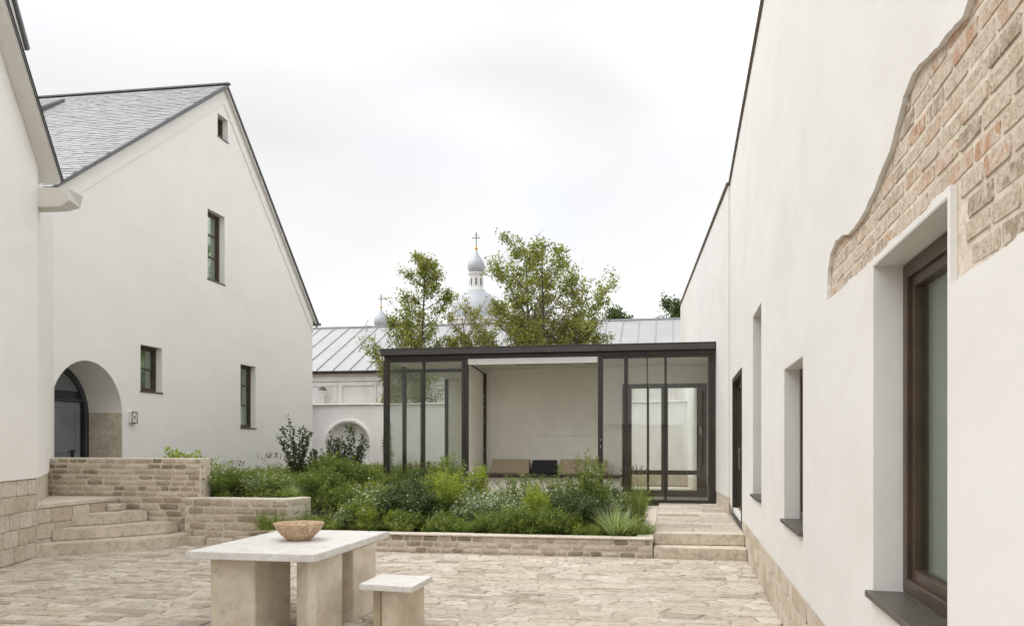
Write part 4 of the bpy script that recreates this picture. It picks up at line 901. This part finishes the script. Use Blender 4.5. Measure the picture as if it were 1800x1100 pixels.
PL += [('mid', -5.0, 13.05, .62, 'low green bush at the bed front, right of the large bowl line'), ('mid', -4.2, 13.0, .62, 'low green bush at the bed front below the alcove left post'), ('lime', -5.35, 13.1, .42, 'short lime plant at the bed front left of centre'),
       ('mid', -3.3, 12.95, .6, 'low green bush at the bed front below the left tan cushion'), ('lime', -1.75, 12.95, .42, 'short lime plant at the bed front below the right post'), ('lime', -5.8, 12.95, .42, 'short lime plant behind the bowl'),
       ('mid', -3.6, 15.2, 1.0, 'green bush in the rear row below the left tan cushion'), ('mid', -2.4, 15.3, .9, 'green bush in the rear row below the black cushion'), ('dark', -1.4, 15.2, .9, 'dark bush in the rear row below the fixed glass pane'), ('aster', -.9, 15.0, .8, 'aster bush in the rear row behind the tall grass'),
       ('mid', -4.9, 16.2, 1.0, 'green bush in the rear row close to the left glass'), ('aster', -5.9, 16.6, .9, 'aster bush in the rear row by the pavilion corner')]
for p in PL:
    p = list(p); z = None
    if p[1] > -6.4 and p[2] < 15.6 and not (p[0] == 'tuft' and p[2] < 12.7): p[1] *= .84
    elif p[2] > 14.2 and p[1] < -6.4 and p[2] < 17.5: p[1] *= .88
    elif p[2] < 14.2 and p[1] < -6.4: p[3] *= .95
    if p[0] == 'sprig': z = .90
    plant(p[0], p[1], p[2], p[4], p[3], z=z, v=None)
# low feathery mat along the bed edge and under the bushes: nobody could count it
def mat_patch(name, pts, h, ll, lw_, mat, dens, label):
    P = []; D = []; VV = []
    for x0, x1, y0, y1, zf in pts:
        n = int((x1 - x0) * (y1 - y0) * dens); c = RNG.uniform((x0, y0), (x1, y1), (n // 34, 2))
        for cx, cy in c:
            nz = mnoise.noise(Vector((cx * 2.6, cy * 2.6, 7)))
            if nz < -.14: continue
            hh = h * (.55 + .5 * RNG.random()) * (.72 + 1.0 * nz); m_ = 34; tv = RNG.random()
            for q_ in range(3):
                a = RNG.uniform(0, 6.28); lean = np.array([math.cos(a), math.sin(a), 0]) * hh * RNG.uniform(.15, .75); k_ = m_ // 3
                t_ = RNG.random(k_) ** .7; up_ = np.array([0, 0, hh * RNG.uniform(.7, 1.1)]); q = np.array([cx, cy, zf(cx, cy)]) + np.outer(t_, up_) + np.outer(t_ ** 1.6, lean) + RNG.normal(0, .010, (k_, 3))
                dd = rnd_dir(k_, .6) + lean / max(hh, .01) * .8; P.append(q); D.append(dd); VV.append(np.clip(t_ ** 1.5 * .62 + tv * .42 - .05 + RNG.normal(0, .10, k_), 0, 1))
    P = np.concatenate(P); D = np.concatenate(D); n = len(P); var = np.concatenate(VV)
    me = leaf_mesh(name, P, D, rnd_dir(n, 1.5), ll * RNG.uniform(.6, 1.3, n), lw_ * RNG.uniform(.7, 1.2, n), mat, var); o = link(name, me); tag(o, label, 'ground cover', kind='stuff'); return o
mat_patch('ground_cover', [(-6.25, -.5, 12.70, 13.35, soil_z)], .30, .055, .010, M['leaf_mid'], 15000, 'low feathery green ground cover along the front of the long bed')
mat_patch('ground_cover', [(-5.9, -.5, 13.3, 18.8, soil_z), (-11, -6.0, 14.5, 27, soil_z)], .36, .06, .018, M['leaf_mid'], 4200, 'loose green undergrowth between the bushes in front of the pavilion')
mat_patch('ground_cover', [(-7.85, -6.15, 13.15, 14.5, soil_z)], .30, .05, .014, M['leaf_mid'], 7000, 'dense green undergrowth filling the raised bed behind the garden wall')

# trees
def tree(name, x, y, z, h, crown, mat, label, cat='tree', nl=6500, leaf=.085, seed=1, lean=(0, 0), trunks=1, base=.2, upang=.85, group=None, shape=lambda t: 1, r0=.07, clump=12):
    global RNG
    RNG = np.random.default_rng(seed); rt = empty(name, (x, y, z), 0, label, cat, group); mb = MB(); tips = []
    for k in range(trunks):
        off = np.array([RNG.uniform(-.3, .3), RNG.uniform(-.3, .3), 0]) if trunks > 1 else np.zeros(3)
        ln = np.array([lean[0], lean[1], 0]) + (RNG.normal(0, .10, 3) * np.array([1, 1, 0]) if trunks > 1 else 0); K = 12; hh = h * (1 if k == 0 else RNG.uniform(.8, .97)); P = []
        for i in range(K + 1):
            t_ = i / K; P.append(off + np.array([0, 0, hh * t_]) + ln * hh * t_ ** 1.4 + np.array([math.sin(t_ * 5 + seed) * .06, math.cos(t_ * 4 + seed) * .06, 0]) * hh / 6)
        mb.tube([tuple(p) for p in P], [r0 * (1 - .90 * i / K) + .012 for i in range(K + 1)], 7)
        nb = int(26 / trunks ** .5)
        for b in range(nb):
            t_ = base + (1 - base) * ((b + RNG.random()) / nb) ** .9; i = min(K - 1, int(t_ * K)); f = t_ * K - i; p0 = P[i] * (1 - f) + P[i + 1] * f; a = b * 2.4 + RNG.normal(0, .4)
            Lb = crown * shape(t_) * RNG.uniform(.7, 1.15); dr = np.array([math.cos(a), math.sin(a), upang * RNG.uniform(.6, 1.5)]); dr /= np.linalg.norm(dr); q = [p0]; S = 5
            for s_ in range(S):
                dr = dr + np.array([0, 0, .10]) + RNG.normal(0, .11, 3); dr /= np.linalg.norm(dr); q.append(q[-1] + dr * Lb / S)
            rb = r0 * (1 - t_ * .8) * .5 + .008; mb.tube([tuple(v_) for v_ in q], [rb * (1 - .85 * s_ / S) for s_ in range(S + 1)], 4, False)
            for s_ in range(1, S + 1):
                for w in range(3):
                    d2 = dr * .6 + RNG.normal(0, .55, 3) + np.array([0, 0, .15]); d2 /= np.linalg.norm(d2); l2 = Lb * RNG.uniform(.12, .34); e = q[s_] + d2 * l2; mb.tube([tuple(q[s_]), tuple(e)], [rb * .3 + .002, .003], 3, False)
                    tips.append((q[s_], e))
            tips.append((q[-2], q[-1]))
    me = bpy.data.meshes.new('trunk'); me.from_pydata(mb.v, [], mb.f); me.materials.append(M['bark']); link('trunk', me, rt)
    T = len(tips); tw = RNG.random(T) ** 2.2; nc = nl // clump; idx = RNG.choice(T, size=nc, p=tw / tw.sum()); P = []; D = []; va = []
    for i in idx:
        a, b = tips[i]; t_ = RNG.uniform(.25, 1.05); c = a * (1 - t_) + b * t_; P.append(c + RNG.normal(0, leaf * 1.0, (clump, 3))); D.append(rnd_dir(clump, -.1)); va.append(np.full(clump, RNG.random()) * .6 + RNG.random(clump) * .4)
    P = np.concatenate(P); D = np.concatenate(D); va = np.concatenate(va); n = len(P)
    me = leaf_mesh('crown', P, D, rnd_dir(n, 1.2), leaf * RNG.uniform(.7, 1.3, n), leaf * .62 * RNG.uniform(.7, 1.3, n), mat, va); link('crown', me, rt); return rt
tree('young_tree', -9.4, 31, .4, 8.35, 2.3, M['leaf_tree'], 'slender young tree at the left, beside the small cupola', seed=3, nl=8000, base=.30, upang=.5, shape=lambda t: .16 + 1.05 * (1 - t) ** .9 + .08, r0=.075, leaf=.105)
tree('young_tree', -5.2, 31, .4, 8.2, 2.3, M['leaf_tree'], 'tallest middle tree with a dark central trunk right of the big dome', seed=12, nl=9500, base=.30, trunks=1, shape=lambda t: .35 + .75 * math.sin(math.pi * min(1, t * .92)), r0=.085, leaf=.105, upang=.5)
tree('young_tree', -4.5, 31.3, .4, 7.7, 2.2, M['leaf_tree'], 'rightmost tree leaning right with an open fan crown', seed=14, nl=9500, base=.30, trunks=2, lean=(.145, 0), shape=lambda t: .50 + .7 * math.sin(math.pi * min(1, t * .95)), r0=.08, leaf=.105, upang=.6)
tree('bushy_tree', -7.3, 31.5, .4, 6.3, 1.6, M['leaf_tree_b'], 'brownish bushy tree low in front of the big dome', seed=21, nl=12000, base=.3, trunks=3, shape=lambda t: 1.0, r0=.05, leaf=.085)
tree('bushy_tree', -4.9, 33, .4, 5.7, 2.2, M['leaf_tree_b'], 'low olive-brown bushy tree behind the middle trunks', seed=25, nl=15000, base=.45, trunks=4, shape=lambda t: 1.0, r0=.05, leaf=.09)
tree('bushy_tree', -3.05, 32.2, .4, 5.5, 1.5, M['leaf_tree'], 'low green bushy tree at the right end of the tree group', seed=29, nl=13000, base=.45, trunks=3, shape=lambda t: 1.0, r0=.05, leaf=.09)
tree('bushy_tree', -9.9, 30.5, .4, 4.9, 1.7, M['leaf_tree'], 'low bushy growth around the foot of the left tree', seed=41, nl=9000, base=.4, trunks=3, shape=lambda t: 1.0, r0=.04, leaf=.09)
tree('far_tree', -3.3, 60, .3, 10.1, 1.2, M['leaf_far'], 'distant dark tree showing above the metal roof at centre right', seed=31, nl=7000, base=.72, trunks=1, shape=lambda t: 1, leaf=.19, r0=.12, upang=.35)
tree('far_tree', .9, 60, .3, 10.6, 1.5, M['leaf_far'], 'distant dark tree above the metal roof touching the right wing', seed=33, nl=9000, base=.72, trunks=1, shape=lambda t: 1, leaf=.19, r0=.12, upang=.35)
